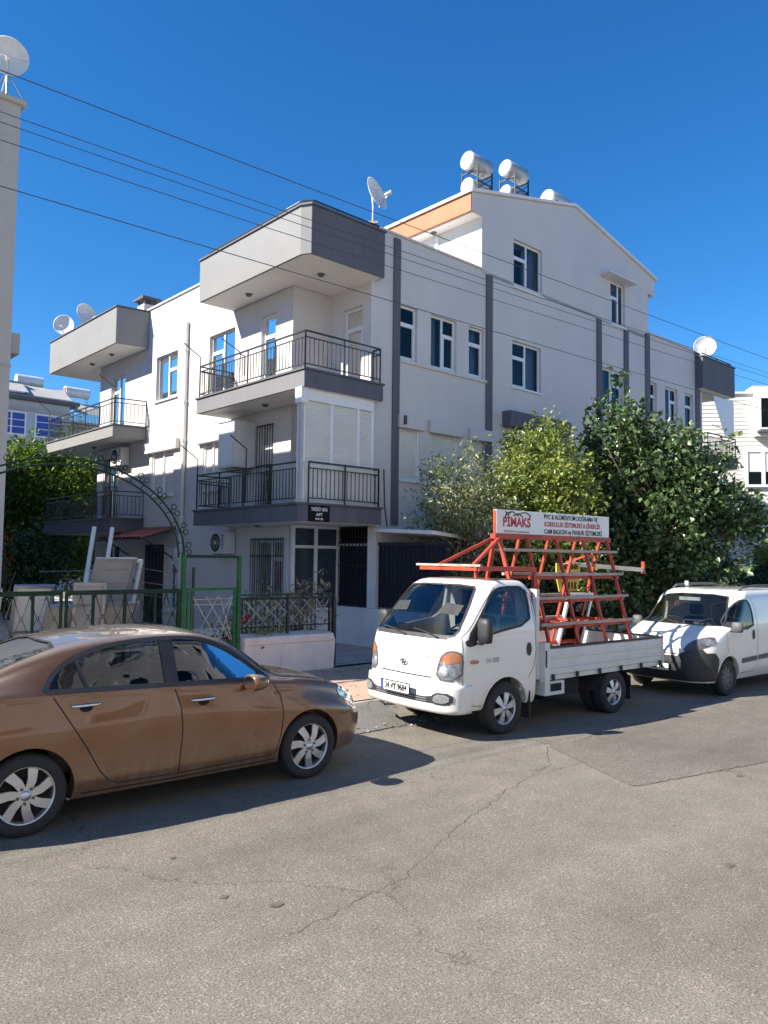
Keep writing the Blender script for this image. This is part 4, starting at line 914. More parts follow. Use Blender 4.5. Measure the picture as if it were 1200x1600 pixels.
def solar(loc, label, two=True, ln=1.0, rad=.27, h=1.05):
    e = empty('solar_water_heater', loc, BROT, label, 'solar water heater', 'rooftop solar water heaters'); 
    mb = MB()
    for x in (.12, ln-.12):
        for y in (-.28, .28): mb.bar((x, y, 0), (x, y, h-.12), .035); 
        mb.bar((x, -.28, h-.2), (x, .28, h-.2), .035); mb.bar((x, -.28, h*.45), (x, .28, h*.45), .03)
    for y in (-.28, .28): mb.bar((.12, y, h*.45), (ln-.12, y, h*.45), .03); mb.bar((.12, y, h*.2), (ln-.12, y, h*.7), .02)
    mb.build('stand', M['black'], e)
    for i, z in enumerate(([h+.1, h*.34] if two else [h])):
        r_ = rad if i == 0 else rad*.92
        mb = MB(); mb.smooth = True; mb.lathe([(.001, -.03), (r_*.8, -.025), (r_, .01), (r_, ln-.01), (r_*.8, ln+.025), (.001, ln+.03)], (0, 0, z), (1, 0, 0), 28); t_ = mb.build('tank', M['tankgrey'], e)
        mb = MB(); mb.smooth = True; mb.lathe([(.001, -.036), (r_*.82, -.031), (r_*1.005, .008), (r_*1.005, .03)], (0, 0, z), (1, 0, 0), 28); mb.build('end_cap', M['tank'], t_, fix=False)
        mb = MB(); mb.bar((-.044, 0, z-r_*.5), (-.044, 0, z+r_*.6), .012); mb.build('end_strap', M['coping'], t_)
    mb = MB(); vs = []
    mb.add([(.35, .45, .34), (ln+.6, .45, .34), (ln+.6, 1.6, .30), (.35, 1.6, .30), (.35, .45, .29), (ln+.6, .45, .29), (ln+.6, 1.6, .25), (.35, 1.6, .25)], [(0, 1, 2, 3), (7, 6, 5, 4)] + [(i, (i+1) % 4, 4+(i+1) % 4, 4+i) for i in range(4)])
    mb.build('collector_panel', M['glassdark'], e); 
    mb = MB(); mb.tube([(-.02, 0, .5), (.6, -.1, .2), (1.6, -.1, .05)], .03, 6); mb.build('pipe', M['pipe'], e)
solar(ST(6.0, .85, 12.08), 'leftmost rooftop heater with two white tanks on a tall stand', True, .85, .25, .95)
solar(ST(7.65, .85, 12.46), 'middle rooftop heater with tank on a dark open stand', True, .85, .235, .95)
solar(ST(9.55, .75, 12.93), 'rightmost rooftop heater with a single low tank near the ridge', False, .95, .26, .28)
for i, (x, y, z, lab) in enumerate(((5.6, 2.0, 12.0, 'left heater with tank on the pale house roof'), (8.1, 2.2, 11.9, 'middle heater on the pale house roof'), (11.2, 3.0, 11.4, 'right heater with tank on the pale house roof'))):
    e = empty('solar_water_heater', Matrix.Translation((-26.2, 37.5, 0)) @ Matrix.Rotation(BROT, 4, 'Z') @ Vector((x, y, z)), BROT, lab, 'solar water heater', 'rooftop solar water heaters')
    mb = MB(); mb.lathe([(.001, 0), (.33, .02), (.33, 1.5), (.001, 1.52)], (0, 0, .85 if i != 1 else .45), (1, 0, 0), 18); mb.build('tank', M['tank'], e)
    mb = MB(); 
    for xx in (.15, 1.35): mb.bar((xx, -.2, -.5), (xx, -.2, .7), .05); mb.bar((xx, .3, -.5), (xx, .3, .7), .05)
    mb.build('stand', M['steel'], e)
    MB().add([(0, -.5, .1), (2.6, -.5, .1), (2.6, -2.0, -.75), (0, -2.0, -.75)], [(0, 1, 2, 3)]).build('collector_panel', M['roof'], e, fix=False)
    if i != 1: MB().box(-.01, .02, -.25, .25, .65, 1.05).build('end_cap', M['amber'], e)

# ================================================================== OVERHEAD CABLES
for i, (z, lab) in enumerate(((7.76, 'topmost black overhead cable crossing the sky'), (7.27, 'second overhead cable from the top'), (7.15, 'third overhead cable from the top, just under the second'), (6.94, 'fourth overhead cable from the top'), (6.40, 'lowest overhead cable passing the upper balcony'))):
    pts = []
    for k in range(41):
        x = -12+k*1.35; sag = .28*(((x-18)/28)**2-.25); pts.append((x, 9.5, z+sag*.55 + (.10 if i == 0 else .25 if i < 4 else -.05)*max(0, (x-6))/15*.6))
    tag(MB().tube(pts, 0.0065 if i in (0, 4) else .0055, 5).build('overhead_cable', M['cable'], None, (0, 0, 0), SROT), lab, 'cable', 'overhead cables')
for p, lab in ((-12, 'utility pole at the left end of the overhead cables'), (42, 'utility pole at the right end of the overhead cables')):
    e = empty('utility_pole', PQ(p, 9.5, 0), SROT, lab, 'utility pole', 'utility poles'); MB().tube([(0, 0, 0), (0, 0, 9)], [.15, .09], 10).build('pole', M['concrete'], e); MB().box(-.06, .06, -.06, .06, 6.2, 8.4).build('bracket', M['steel'], e)
# ================================================================== VEGETATION
M['leafA'] = leafmat('leaf_grey_green', (0.11, 0.14, 0.06), (0.22, 0.25, 0.12), (0.38, 0.39, 0.21), 0.3, 0.35)
M['leafB'] = leafmat('leaf_yellow_green', (0.11, 0.16, 0.03), (0.25, 0.30, 0.07), (0.42, 0.45, 0.16), 0.3, 0.33)
M['leafC'] = leafmat('leaf_dark_green', (0.045, 0.085, 0.03), (0.095, 0.155, 0.055), (0.22, 0.27, 0.14), 0.22, 0.27)
M['leafD'] = leafmat('leaf_garden_green', (0.045, 0.095, 0.015), (0.11, 0.18, 0.03), (0.24, 0.31, 0.06))
M['leafH'] = leafmat('leaf_hedge', (0.014, 0.03, 0.012), (0.028, 0.055, 0.02), (0.06, 0.09, 0.03), 0.2)
M['leafL'] = leafmat('leaf_light_bush', (0.12, 0.18, 0.03), (0.2, 0.27, 0.05), (0.3, 0.34, 0.08))
M['leafDry'] = leafmat('leaf_dry', (0.25, 0.20, 0.12), (0.40, 0.34, 0.22), (0.55, 0.48, 0.33))
M['petal'] = leafmat('petal_red', (0.35, 0.01, 0.015), (0.5, 0.02, 0.02), (0.6, 0.04, 0.03))
def leaves(name, matl, parent, centers, per, sigma, size, asp=0.55, up=0.35, droop=0.0):
    n = len(centers)*per
    c = np.repeat(np.asarray(centers), per, axis=0)
    off = rng.normal(0, 1, (n, 3)); off *= sigma; c = c + off
    d = rng.normal(0, 1, (n, 3)) + off/ (np.abs(sigma)+1e-6)*0.5; d[:, 2] -= droop; d /= np.linalg.norm(d, axis=1, keepdims=True)
    nrm = rng.normal(0, 1, (n, 3)); nrm[:, 2] = np.abs(nrm[:, 2]) + up*2
    sd = np.cross(d, nrm); sd /= np.linalg.norm(sd, axis=1, keepdims=True)+1e-9; nr = np.cross(sd, d)
    L_ = size*rng.uniform(0.45, 1.5, (n, 1)); W_ = L_*asp*rng.uniform(.8, 1.15, (n, 1))
    fold = nr*W_*0.22
    v = np.empty((n, 4, 3)); v[:, 0] = c; v[:, 1] = c + d*L_*0.45 + sd*W_/2 + fold; v[:, 2] = c + d*L_ - nr*L_*0.12; v[:, 3] = c + d*L_*0.45 - sd*W_/2 + fold
    me = bpy.data.meshes.new(name); me.vertices.add(n*4); me.vertices.foreach_set('co', v.reshape(-1))
    me.loops.add(n*6); me.polygons.add(n*2)
    base = (np.arange(n)*4)[:, None]; idx = (base + np.array([0, 1, 2, 0, 2, 3])).reshape(-1)
    me.loops.foreach_set('vertex_index', idx.astype(np.int32)); me.polygons.foreach_set('loop_start', (np.arange(n*2)*3).astype(np.int32))
    me.materials.append(matl); me.update(calc_edges=True); me.validate()
    return link(name, me, parent)
def lobe_points(lobes, n, shell=0.6, jitter=0.12):
    vol = np.array([l[3]*l[4]*l[5] for l in lobes]); cnt = rng.multinomial(n, vol/vol.sum()); out = []
    for l, k in zip(lobes, cnt):
        d = rng.normal(0, 1, (k, 3)); d /= np.linalg.norm(d, axis=1, keepdims=True)
        r_ = rng.uniform(0, 1, (k, 1))**(1/3.0); r_ = np.where(rng.uniform(0, 1, (k, 1)) < shell, 0.72+0.30*rng.uniform(0, 1, (k, 1)), r_)
        lump = 1 + 0.16*np.sin(d[:, :1]*5.3+l[0]*7) * np.cos(d[:, 1:2]*4.7+l[1]*3) + 0.12*np.sin(d[:, 2:3]*6.1+l[2])
        out.append(np.array(l[:3]) + d*r_*lump*np.array(l[3:6]) + rng.normal(0, jitter, (k, 3)))
    return np.concatenate(out)
def tree(name, loc, label, matl, lobes, ncl, per, sigma, size, trunk_h, trunk_r, nbr=26, cat='tree', asp=.55, stems=1, shell=.6, lean=(0, 0), droop=0.0):
    e = empty(name, loc, 0, label, cat)
    pts = lobe_points(lobes, ncl, shell)
    cen = pts.mean(axis=0); k_ = rng.choice(len(pts), max(6, int(len(pts)*.10)), replace=False)      # loose sprigs past the outline
    far = cen + (pts[k_]-cen)*rng.uniform(1.08, 1.32, (len(k_), 1)); pts = np.concatenate([pts, far])
    leaves('crown', matl, e, pts, per, sigma, size, asp, droop=droop)
    mb = MB(); mb.smooth = True
    top = Vector((lean[0], lean[1], trunk_h))
    for k in range(stems):
        o = Vector((random.uniform(-.15, .15)*(stems > 1), random.uniform(-.15, .15)*(stems > 1), 0))
        path = [o+Vector((0, 0, -.05)), o*.8+top*.35+Vector((random.uniform(-.06, .06), random.uniform(-.06, .06), 0)), o*1.3+top*.7+Vector((random.uniform(-.06, .06), .03, 0)), o*2+top]
        mb.tube(path, [trunk_r*1.25, trunk_r, trunk_r*.85, trunk_r*.6], 8)
    for k in rng.choice(len(pts), min(nbr, len(pts)), replace=False):
        tgt = Vector(pts[k]); st = top*random.uniform(.55, 1.0) if tgt.z > trunk_h*.8 else top*random.uniform(.3, .7)
        if tgt.z < st.z: st = top*max(.15, tgt.z/top.z*.7)
        m1 = st.lerp(tgt, .35) + Vector((0, 0, .18*(tgt-st).length)); m2 = st.lerp(tgt, .7)+Vector((random.uniform(-.1, .1), random.uniform(-.1, .1), .08))
        r0 = trunk_r*random.uniform(.28, .5); mb.tube([st, m1, m2, tgt], [r0, r0*.65, r0*.4, r0*.15], 5)
    mb.build('trunk', M['bark'], e, fix=False)
    return e
X = lambda s_, t_: ST(s_, t_, 0.16)
tree('fruit_tree', X(3.25, -1.55), 'sparse grey green fruit tree in front of the closed roller shutters', M['leafA'],
     [(0, 0, 3.2, .9, .8, .7), (-.4, .25, 3.7, .5, .45, .55), (.28, -.2, 3.8, .42, .4, .7), (.62, -.25, 2.8, .62, .6, .75), (-.65, .3, 2.85, .5, .42, .5), (.15, 0, 2.2, .65, .55, .6), (-.85, .45, 3.35, .25, .22, .28), (-.32, .2, 4.2, .15, .15, .4)],
     260, 22, .125, .105, 2.1, .055, 80, asp=.42, stems=3, shell=.5)
tree('tall_bush_tree', X(4.95, -2.4), 'yellow green tree in the middle behind the truck sign', M['leafB'],
     [(0, 0, 3.9, .85, .8, .8), (.2, -.1, 4.6, .5, .5, .55), (-.45, .2, 4.3, .45, .45, .55), (-.1, 0, 2.9, .85, .8, .8), (.6, -.3, 3.6, .6, .6, .8), (-.7, .3, 3.4, .42, .4, .5), (.4, -.2, 2.0, .85, .75, .8), (-.55, .3, 2.2, .6, .5, .7)],
     560, 28, .125, .105, 2.1, .07, 60, stems=3)
tree('plane_tree', X(8.85, -3.35), 'largest dark green broadleaf tree right of the truck sign', M['leafC'],
     [(-1.0, .4, 5.0, .95, .95, .95), (-.6, .2, 5.45, .55, .55, .55), (-.1, 0, 4.4, 1.2, 1.1, 1.0), (.7, -.2, 3.8, 1.0, 1.0, .9), (-1.35, .4, 3.8, .85, .9, 1.0), (1.55, -.4, 3.2, .75, .7, .55), (2.1, -.5, 2.8, .45, .4, .35), (-.3, 0, 2.8, 1.5, 1.2, 1.0), (.7, -.1, 1.9, 1.1, 1.0, .9), (-1.0, .3, 1.8, 1.1, .9, .9)],
     720, 27, .115, .145, 2.4, .13, 90, asp=.75, shell=.72)
tree('shrub', X(8.9, -1.6), 'dark leafy shrub between truck rack and the dark tree', M['leafC'], [(0, 0, 1.5, 1.2, 1.0, 1.2), (-.7, .4, 2.3, .8, .8, .8), (.5, -.4, 2.6, .8, .7, .7)], 420, 26, .17, .14, 1.2, .05, 16, 'shrub', asp=.7, stems=3)
tree('shrub', X(5.3, -1.5), 'low shadowed shrub behind the red rack', M['leafH'], [(0, 0, 1.2, 1.1, .9, 1.0), (.9, -.8, 1.3, .9, .8, 1.0)], 320, 26, .17, .12, .9, .05, 14, 'shrub', stems=3)
tree('garden_tree', ST(1.6, 19.0, .1), 'green leafy tree behind the far left balconies', M['leafD'],
     [(0, 0, 4.6, 1.9, 1.8, 1.9), (-1.0, -.6, 5.6, .9, .9, 1.0), (.4, .2, 6.1, .8, .8, .8), (1.3, .9, 4.2, 1.3, 1.2, 1.5), (-1.9, -.6, 3.9, 1.5, 1.4, 1.6), (.2, 0, 2.6, 2.2, 2.0, 1.5), (2.3, 1.4, 2.6, 1.3, 1.2, 1.2), (-2.2, -1, 2.2, 1.5, 1.3, 1.3)], 1900, 28, .19, .15, 2.6, .15, 40)
# clipped dark hedge beyond the garden fence
hp = []
for k in range(11):
    hp.append((k*1.6, random.uniform(-.15, .15), .95+random.uniform(-.1, .15), 1.15, .7, 1.0+random.uniform(-.1, .15)))
e = empty('hedge', PQ(19.5, 13.2, .16), SROT, 'long dark hedge behind the white van', 'hedge'); leaves('foliage', M['leafH'], e, lobe_points(hp, 1500, .7), 24, .14, .11); mb = MB()
for k in range(11): mb.tube([(k*1.6, 0, 0), (k*1.6+.1, 0, 1.0)], .03, 6)
mb.build('stem', M['bark'], e)
tree('light_bush', PQ(30.0, 12.9, .16), 'light green bush over the hedge at the right edge', M['leafL'], [(0, 0, 2.3, .9, .8, .7), (.8, -.5, 2.1, .8, .7, .7), (0, 0, 1.2, .8, .7, .9)], 300, 26, .15, .13, 1.5, .05, 14, 'shrub', stems=3)
# roses at the gate
e = tree('rose_bush', PQ(6.98, 12.55, .13), 'rose bush with red flowers beside the green pedestrian gate', M['leafA'], [(0, 0, .75, .38, .28, .45), (.3, .05, 1.15, .25, .2, .25), (-.25, 0, .4, .3, .25, .3), (.5, .1, .6, .25, .2, .3)], 90, 14, .08, .075, .7, .018, 22, 'shrub', stems=4, asp=.6)
leaves('flower', M['petal'], e, [(-.05, -.32, .95), (.12, -.3, .93), (.35, -.25, .45), (-.2, -.25, .62)], 26, .03, .05, .9)
e = tree('dry_plant', PQ(8.15, 12.55, .13), 'dry straw coloured plant entwined in the iron fence', M['leafDry'], [(0, 0, .95, .42, .2, .35), (.2, 0, 1.2, .25, .15, .18)], 60, 13, .09, .13, .5, .02, 24, 'plant', stems=3, asp=.22)
tree('flowering_bush', ST(-2.1, 12.3, .13), 'bush with red blossoms at the far left behind the gate', M['petal'], [(0, 0, 2.1, .35, .3, .5)], 14, 8, .08, .07, 1.5, .03, 14, 'shrub', stems=3)
tree('dark_shrub', ST(-.8, 16.6, .13), 'dark shrub under the far left balcony', M['leafC'], [(0, 0, 1.3, 1.5, 1.2, 1.2), (1.0, .3, 2.0, 1.0, .9, .8), (-1.2, -.5, 2.0, 1.1, .9, .9)], 520, 26, .18, .14, 1.2, .05, 16, 'shrub', stems=3)
# weeds along the wall foot and gutter
pts = [tuple(PQ(random.uniform(8.7, 11.2), random.gauss(12.1, .12), .11)) for _ in range(26)]
o = leaves('weeds', M['leafA'], None, pts, 8, .03, .05, .3); o['kind'] = 'stuff'; tag(o, 'small weeds at the foot of the walls', 'weeds')
# ================================================================== VEHICLES
def hermite(xs, ys, x):
    xs = np.asarray(xs, float); ys = np.asarray(ys, float); h = np.diff(xs); dl = np.diff(ys)/h; m_ = np.zeros(len(xs))
    m_[0] = dl[0]; m_[-1] = dl[-1]
    for i in range(1, len(xs)-1):
        if dl[i-1]*dl[i] > 0: w1 = 2*h[i]+h[i-1]; w2 = h[i]+2*h[i-1]; m_[i] = (w1+w2)/(w1/dl[i-1]+w2/dl[i])
    i = int(np.clip(np.searchsorted(xs, x)-1, 0, len(xs)-2)); t = (x-xs[i])/h[i]
    return ((1+2*t)*(1-t)**2*ys[i] + t*(1-t)**2*h[i]*m_[i] + t*t*(3-2*t)*ys[i+1] + t*t*(t-1)*h[i]*m_[i+1])
def outward(mb, name):
    me = bpy.data.meshes.new(name); me.from_pydata(mb.v, [], mb.f)
    bm = bmesh.new(); bm.from_mesh(me); bmesh.ops.triangulate(bm, faces=[f for f in bm.faces if len(f.verts) > 4]); bmesh.ops.recalc_face_normals(bm, faces=bm.faces)
    if bm.calc_volume(signed=True) < 0: bmesh.ops.reverse_faces(bm, faces=bm.faces)
    bm.to_mesh(me); bm.free(); return me
def solid(rings):
    mb = MB(); mb.smooth = True; mb.rings(rings)
    return outward(mb, 'solid')
def bvh_of(me): return BVHTree.FromPolygons([v.co.copy() for v in me.vertices], [list(p.vertices) for p in me.polygons])
def prism_mesh(prisms):
    """prisms: list of (list of 3D pts, extrude vector)"""
    mb = MB()
    for pts, ex in prisms:
        n = len(pts); ex = Vector(ex); mb.add([Vector(p) for p in pts] + [Vector(p)+ex for p in pts], [list(range(n))[::-1], list(range(n, 2*n))] + [(i, (i+1) % n, n+(i+1) % n, n+i) for i in range(n)])
    return outward(mb, 'cut')
def boolean(me, cutters):
    ob = bpy.data.objects.new('tmp', me); COL.objects.link(ob); tmp = []
    for c in cutters:
        co = bpy.data.objects.new('cut', c); COL.objects.link(co); tmp.append(co)
        md = ob.modifiers.new('b', 'BOOLEAN'); md.operation = 'DIFFERENCE'; md.solver = 'EXACT'; md.object = co
    dg = bpy.context.evaluated_depsgraph_get(); out = bpy.data.meshes.new_from_object(ob.evaluated_get(dg))
    for o in tmp: bpy.data.objects.remove(o)
    bpy.data.objects.remove(ob)
    return out
def finish(me, name, mats, parent, smooth_angle=35):
    me.name = name; me.materials.clear()
    for mt in mats: me.materials.append(mt)
    me.polygons.foreach_set('material_index', [0]*len(me.polygons))
    me.polygons.foreach_set('use_smooth', [True]*len(me.polygons))
    try: me.set_sharp_from_angle(angle=R(smooth_angle))
    except Exception: pass
    return link(name, me, parent)
def fill_grid(outline, step):
    """triangulate a 2D outline with interior points"""
    bm = bmesh.new(); vs = [bm.verts.new((x, y, 0)) for x, y in outline]; bm.faces.new(vs)
    bmesh.ops.triangulate(bm, faces=bm.faces)
    for _ in range(5):
        es = [e for e in bm.edges if e.calc_length() > step]
        if not es: break
        bmesh.ops.subdivide_edges(bm, edges=es, cuts=1); bmesh.ops.triangulate(bm, faces=bm.faces)
    bm.verts.index_update(); v = [(p.co.x, p.co.y) for p in bm.verts]; f = [[q.index for q in p.verts] for p in bm.faces]; bm.free(); return v, f
def dens(outline, step=0.06, closed=True):
    out = []; n = len(outline)
    for i in range(n if closed else n-1):
        a = Vector(outline[i]); b = Vector(outline[(i+1) % n]); k = max(1, int((b-a).length/step))
        out += [tuple(a.lerp(b, j/k)) for j in range(k)]
    if not closed: out.append(outline[-1])
    return out
def smooth_poly(pts, it=2, closed=True):
    for _ in range(it):
        out = []; n = len(pts)
        for i in range(n if closed else n-1):
            a = Vector(pts[i]); b = Vector(pts[(i+1) % n]); out += [tuple(a*.75+b*.25), tuple(a*.25+b*.75)]
        if not closed: out = [pts[0]]+out+[pts[-1]]
        pts = out
    return pts
class Proj:
    """project 2D drawings onto a body: mode 'side' (x,z) with sign, 'front' (y,z) from +x, 'rear' from -x, 'top' (x,y)"""
    def __init__(s, bvh): s.b = bvh
    def hit(s, mode, a, b):
        o, d = {'R': (Vector((a, -3, b)), Vector((0, 1, 0))), 'L': (Vector((a, 3, b)), Vector((0, -1, 0))), 'F': (Vector((6, a, b)), Vector((-1, 0, 0))), 'B': (Vector((-6, a, b)), Vector((1, 0, 0))), 'T': (Vector((a, b, 5)), Vector((0, 0, -1)))}[mode]
        h = s.b.ray_cast(o, d)
        if h[0] is None:
            nr = s.b.find_nearest(o + d*3 if mode in 'RLT' else o+d*5); return nr[0], -d
        n = h[1]
        if n.dot(d) > 0: n = -n
        return h[0], n
    def patch(s, name, mode, outline, matl, parent, off=0.004, step=0.08, thick=0.0):
        v, f = fill_grid(dens(outline, step), step); P_ = [s.hit(mode, *p) for p in v]
        mb = MB(); mb.smooth = True; mb.add([p+n*off for p, n in P_], f)
        o = mb.build(name, matl, parent, fix=False)
        return o
    def line(s, name, mode, pts, w, matl, parent, off=0.0015, closed=False):
        p2 = dens(pts, .04, closed); p3 = [s.hit(mode, *p) for p in p2]; mb = MB(); mb.smooth = True; n = len(p3); rows = []
        for i in range(n):
            a = p3[(i-1) % n if closed else max(0, i-1)][0]; b = p3[(i+1) % n if closed else min(n-1, i+1)][0]
            d = (b-a); d = d.normalized() if d.length > 1e-7 else Vector((1, 0, 0)); sd = d.cross(p3[i][1]).normalized(); c = p3[i][0]+p3[i][1]*off
            rows.append([c-sd*w/2, c+sd*w/2])
        if closed: rows.append(rows[0])
        mb.rings(rows, cap=False, closed=False); return mb.build(name, matl, parent, fix=False)
def arc_pts(cx, cz, r, a0, a1, n=20): return [(cx+r*math.cos(R(a0+(a1-a0)*k/n)), cz+r*math.sin(R(a0+(a1-a0)*k/n))) for k in range(n+1)]
def arches(spec):
    mb = MB()
    for x, z, r_, w0, w1 in spec:
        for sg in (-1, 1): mb.lathe([(r_, 0), (r_, w1-w0)], (x, sg*w0, z), (0, sg, 0), 40, True)
    return outward(mb, 'a')
WM = {}
def wheel(parent, loc, sg, key, rad, rim, width, style):
    """sg: outward y direction"""
    if (key, sg) not in WM:
        mb = MB(); mb.smooth = True; w_ = width; hw = w_/2
        mb.lathe([(rim*.98, -hw*.9), (rim+.012, -hw), (rad-.03, -hw), (rad-.006, -hw*.8), (rad, -hw*.5), (rad, hw*.5), (rad-.006, hw*.8), (rad-.03, hw), (rim+.012, hw), (rim*.98, hw*.9)], (0, 0, 0), (0, sg, 0), 44)
        ty = mb.build('tyre', M['rubber'], None, fix=True); tme = ty.data; bpy.data.objects.remove(ty)
        mb = MB(); mb.smooth = True; o_ = hw*.82
        mb.lathe([(rim*.99, -hw*.8), (rim*.94, -hw*.6), (rim*.90, o_-.03), (rim*.93, o_-.005), (rim*.97, o_+.004), (rim*1.0, o_)], (0, 0, 0), (0, sg, 0), 44)
        mb.lathe([(.001, o_+.012 if style != 'van' else o_-.01), (rim*.17, o_+.010 if style != 'van' else o_-.012), (rim*.2, o_-.02)], (0, 0, 0), (0, sg, 0), 20)
        n = {'sedan': 7, 'truck': 6, 'van': 9}[style]; mb.smooth = False
        for k in range(n):
            a0 = 2*math.pi*k/n; sw = {'sedan': .32, 'truck': .0, 'van': .15}[style]
            for (ra, rb) in ((rim*.14, rim*.55), (rim*.55, rim*.95)):
                pts = []
                for rr in (ra, rb):
                    f = rr/rim; hwid = {'sedan': .19-.05*f, 'truck': .10+.15*f, 'van': .12+.10*f}[style]*rim*1.0
                    if style == 'sedan' and f > .5: hwid = (.13+.05*f)*rim
                    ca = a0+sw*f
                    yy = o_ - .018 + .020*(1-(f-.2)**2) - (.012 if style == 'van' else 0)
                    for s_ in (-1, 1):
                        aa = ca + s_*math.atan2(hwid, rr); R2 = rr; pts.append((R2*math.cos(aa), yy, R2*math.sin(aa)))
                vs = [(x, sg*y, z) for x, y, z in pts] + [(x*1.0, sg*(y-.028), z) for x, y, z in pts]
                mb.add(vs, [(0, 1, 3, 2), (4, 6, 7, 5), (0, 4, 5, 1), (0, 2, 6, 4), (1, 5, 7, 3), (2, 3, 7, 6)])
        ri = mb.build('rim', M['alloy'] if style != 'van' else M['van_rim'], None); rme = ri.data; bpy.data.objects.remove(ri)
        mb = MB(); mb.lathe([(.001, o_-.055), (rim*.92, o_-.055), (rim*.92, -hw*.5)], (0, 0, 0), (0, sg, 0), 32)
        bk = mb.build('brake', M['inner'], None); bme = bk.data; bpy.data.objects.remove(bk)
        mb = MB()
        for k in range(5):
            a_ = 2*math.pi*(k+.3)/5; mb.lathe([(.001, o_+.008), (rim*.055, o_+.008), (rim*.055, o_-.03)], (rim*.27*math.cos(a_), 0, rim*.27*math.sin(a_)), (0, sg, 0), 8)
        nu = mb.build('wheel_nuts', M['greyplastic'], None); nme = nu.data; bpy.data.objects.remove(nu)
        WM[(key, sg)] = (tme, rme, bme, nme)
    tme, rme, bme, nme = WM[(key, sg)]
    w = link('wheel', bme, parent, loc); link('tyre', tme, w); link('rim', rme, w)
    if style == 'sedan': link('wheel_nuts', nme, w)['kind'] = 'stuff'
    w.rotation_euler = (0, random.uniform(0, 1), 0)
    return w
M['van_rim'] = mat('dirty_steel_wheel', (0.15, 0.145, 0.13), 0.6, 0.4, 14, metal=.3)
def plate(parent, fn, w_, h_, txt, prefix='plate'):
    mb = MB(); mb.box(-w_/2-.012, w_/2+.012, -h_/2-.012, h_/2+.012, 0, .008, fn=fn); p = mb.build('number_plate', M['ink'], parent)
    MB().box(-w_/2+.045, w_/2, -h_/2, h_/2, .0085, .011, fn=fn).build('plate_face', M['white_label'], p); MB().box(-w_/2, -w_/2+.043, -h_/2, h_/2, .0085, .011, fn=fn).build('plate_band', M['blue_label'], p)
    if txt: text_mesh(txt, h_*1.02, 'plate_text', M['ink'], lambda x, y: Vector(fn(x+.02, y, .013)), p, bold=.003, sx=.74)
    return p
def seat_obj(parent, x, y, z, matl='seat', back_h=.6, w_=.48):
    mb = MB(); mb.box(x-.05, x+.48, y-w_/2, y+w_/2, z, z+.16); mb.add([(x-.10, y-w_/2, z+.1), (x+.04, y-w_/2, z+.1), (x-.16, y-w_/2+.03, z+.1+back_h), (x-.27, y-w_/2+.03, z+.1+back_h)] + [(x-.10, y+w_/2, z+.1), (x+.04, y+w_/2, z+.1), (x-.16, y+w_/2-.03, z+.1+back_h), (x-.27, y+w_/2-.03, z+.1+back_h)], [(0, 1, 2, 3), (7, 6, 5, 4), (0, 4, 5, 1), (1, 5, 6, 2), (2, 6, 7, 3), (3, 7, 4, 0)])
    s_ = mb.build('seat', M[matl], parent, bevel=.04)
    MB().box(x-.30, x-.19, y-.13, y+.13, z+back_h+.13, z+back_h+.33).build('headrest', M[matl], s_, bevel=.05)
def steering(parent, x, y, z, tilt=.5):
    mb = MB(); pts = [(x - math.sin(tilt)*.18*math.sin(a_), y+.18*math.cos(a_), z+math.cos(tilt)*.18*math.sin(a_)) for a_ in np.linspace(0, 2*math.pi, 25)]
    mb.tube(pts, .014, 6); mb.tube([(x, y-.17, z), (x, y+.17, z)], .014, 6); mb.tube([(x, y, z), (x+.35, y, z-.18)], .03, 6); mb.build('steering_wheel', M['plastic'], parent)

# ------------------------------------------------------------------ brown sedan (x forward, origin under the rear axle, y to its left)
def sec_sedan(x, shrink=0.0, zfloor=None):
    T = SED; g = lambda k: hermite(T['x'], T[k], x)
    zb, ws, wm, zbe, wb, wr, zr, zt = [g(k) for k in ('zb', 'ws', 'wm', 'zbelt', 'wb', 'wr', 'zr', 'zt')]
    if shrink: zb = zfloor; ws -= shrink+.03; wm -= shrink+.02; wb -= shrink; wr -= shrink*.9; zr -= shrink*.8; zt -= shrink*.9; zbe = min(zbe, zr-.02)
    zm = zb*.45+zbe*.55
    P_ = [(0, zb), (ws*.8, zb), (ws*.97, zb+.02), (ws, zb+.07), (wm*.995, zb+.20), (wm, zm-.05), (wm*.998, zm+.1), (wb+.022, zbe-.10), (wb+.008, zbe-.03), (wb-.02, zbe+.012),
          (wb*.72+wr*.28-.005, zbe*.72+zr*.28), (wb*.36+wr*.64+.005, zbe*.36+zr*.64), (wr+.03, zr-.035), (wr-.02, zr+.012), (wr*.75, zr*.42+zt*.58), (wr*.4, zr*.12+zt*.88), (0, zt)]
    half = []
    for i in range(len(P_)-1):
        p0, p1, p2, p3 = [Vector(P_[max(0, min(len(P_)-1, i+k))]) for k in (-1, 0, 1, 2)]
        for k in range(3):
            t = k/3; half.append(.5*((2*p1)+(p2-p0)*t*.9+(2*p0-5*p1+4*p2-p3)*t*t*.9+(3*p1-p0-3*p2+p3)*t**3*.9) if 0 < i < len(P_)-2 else p1.lerp(p2, t))
    half.append(Vector(P_[-1]))
    return [(x, y, z) for y, z in half] + [(x, -y, z) for y, z in half[-2:0:-1]]
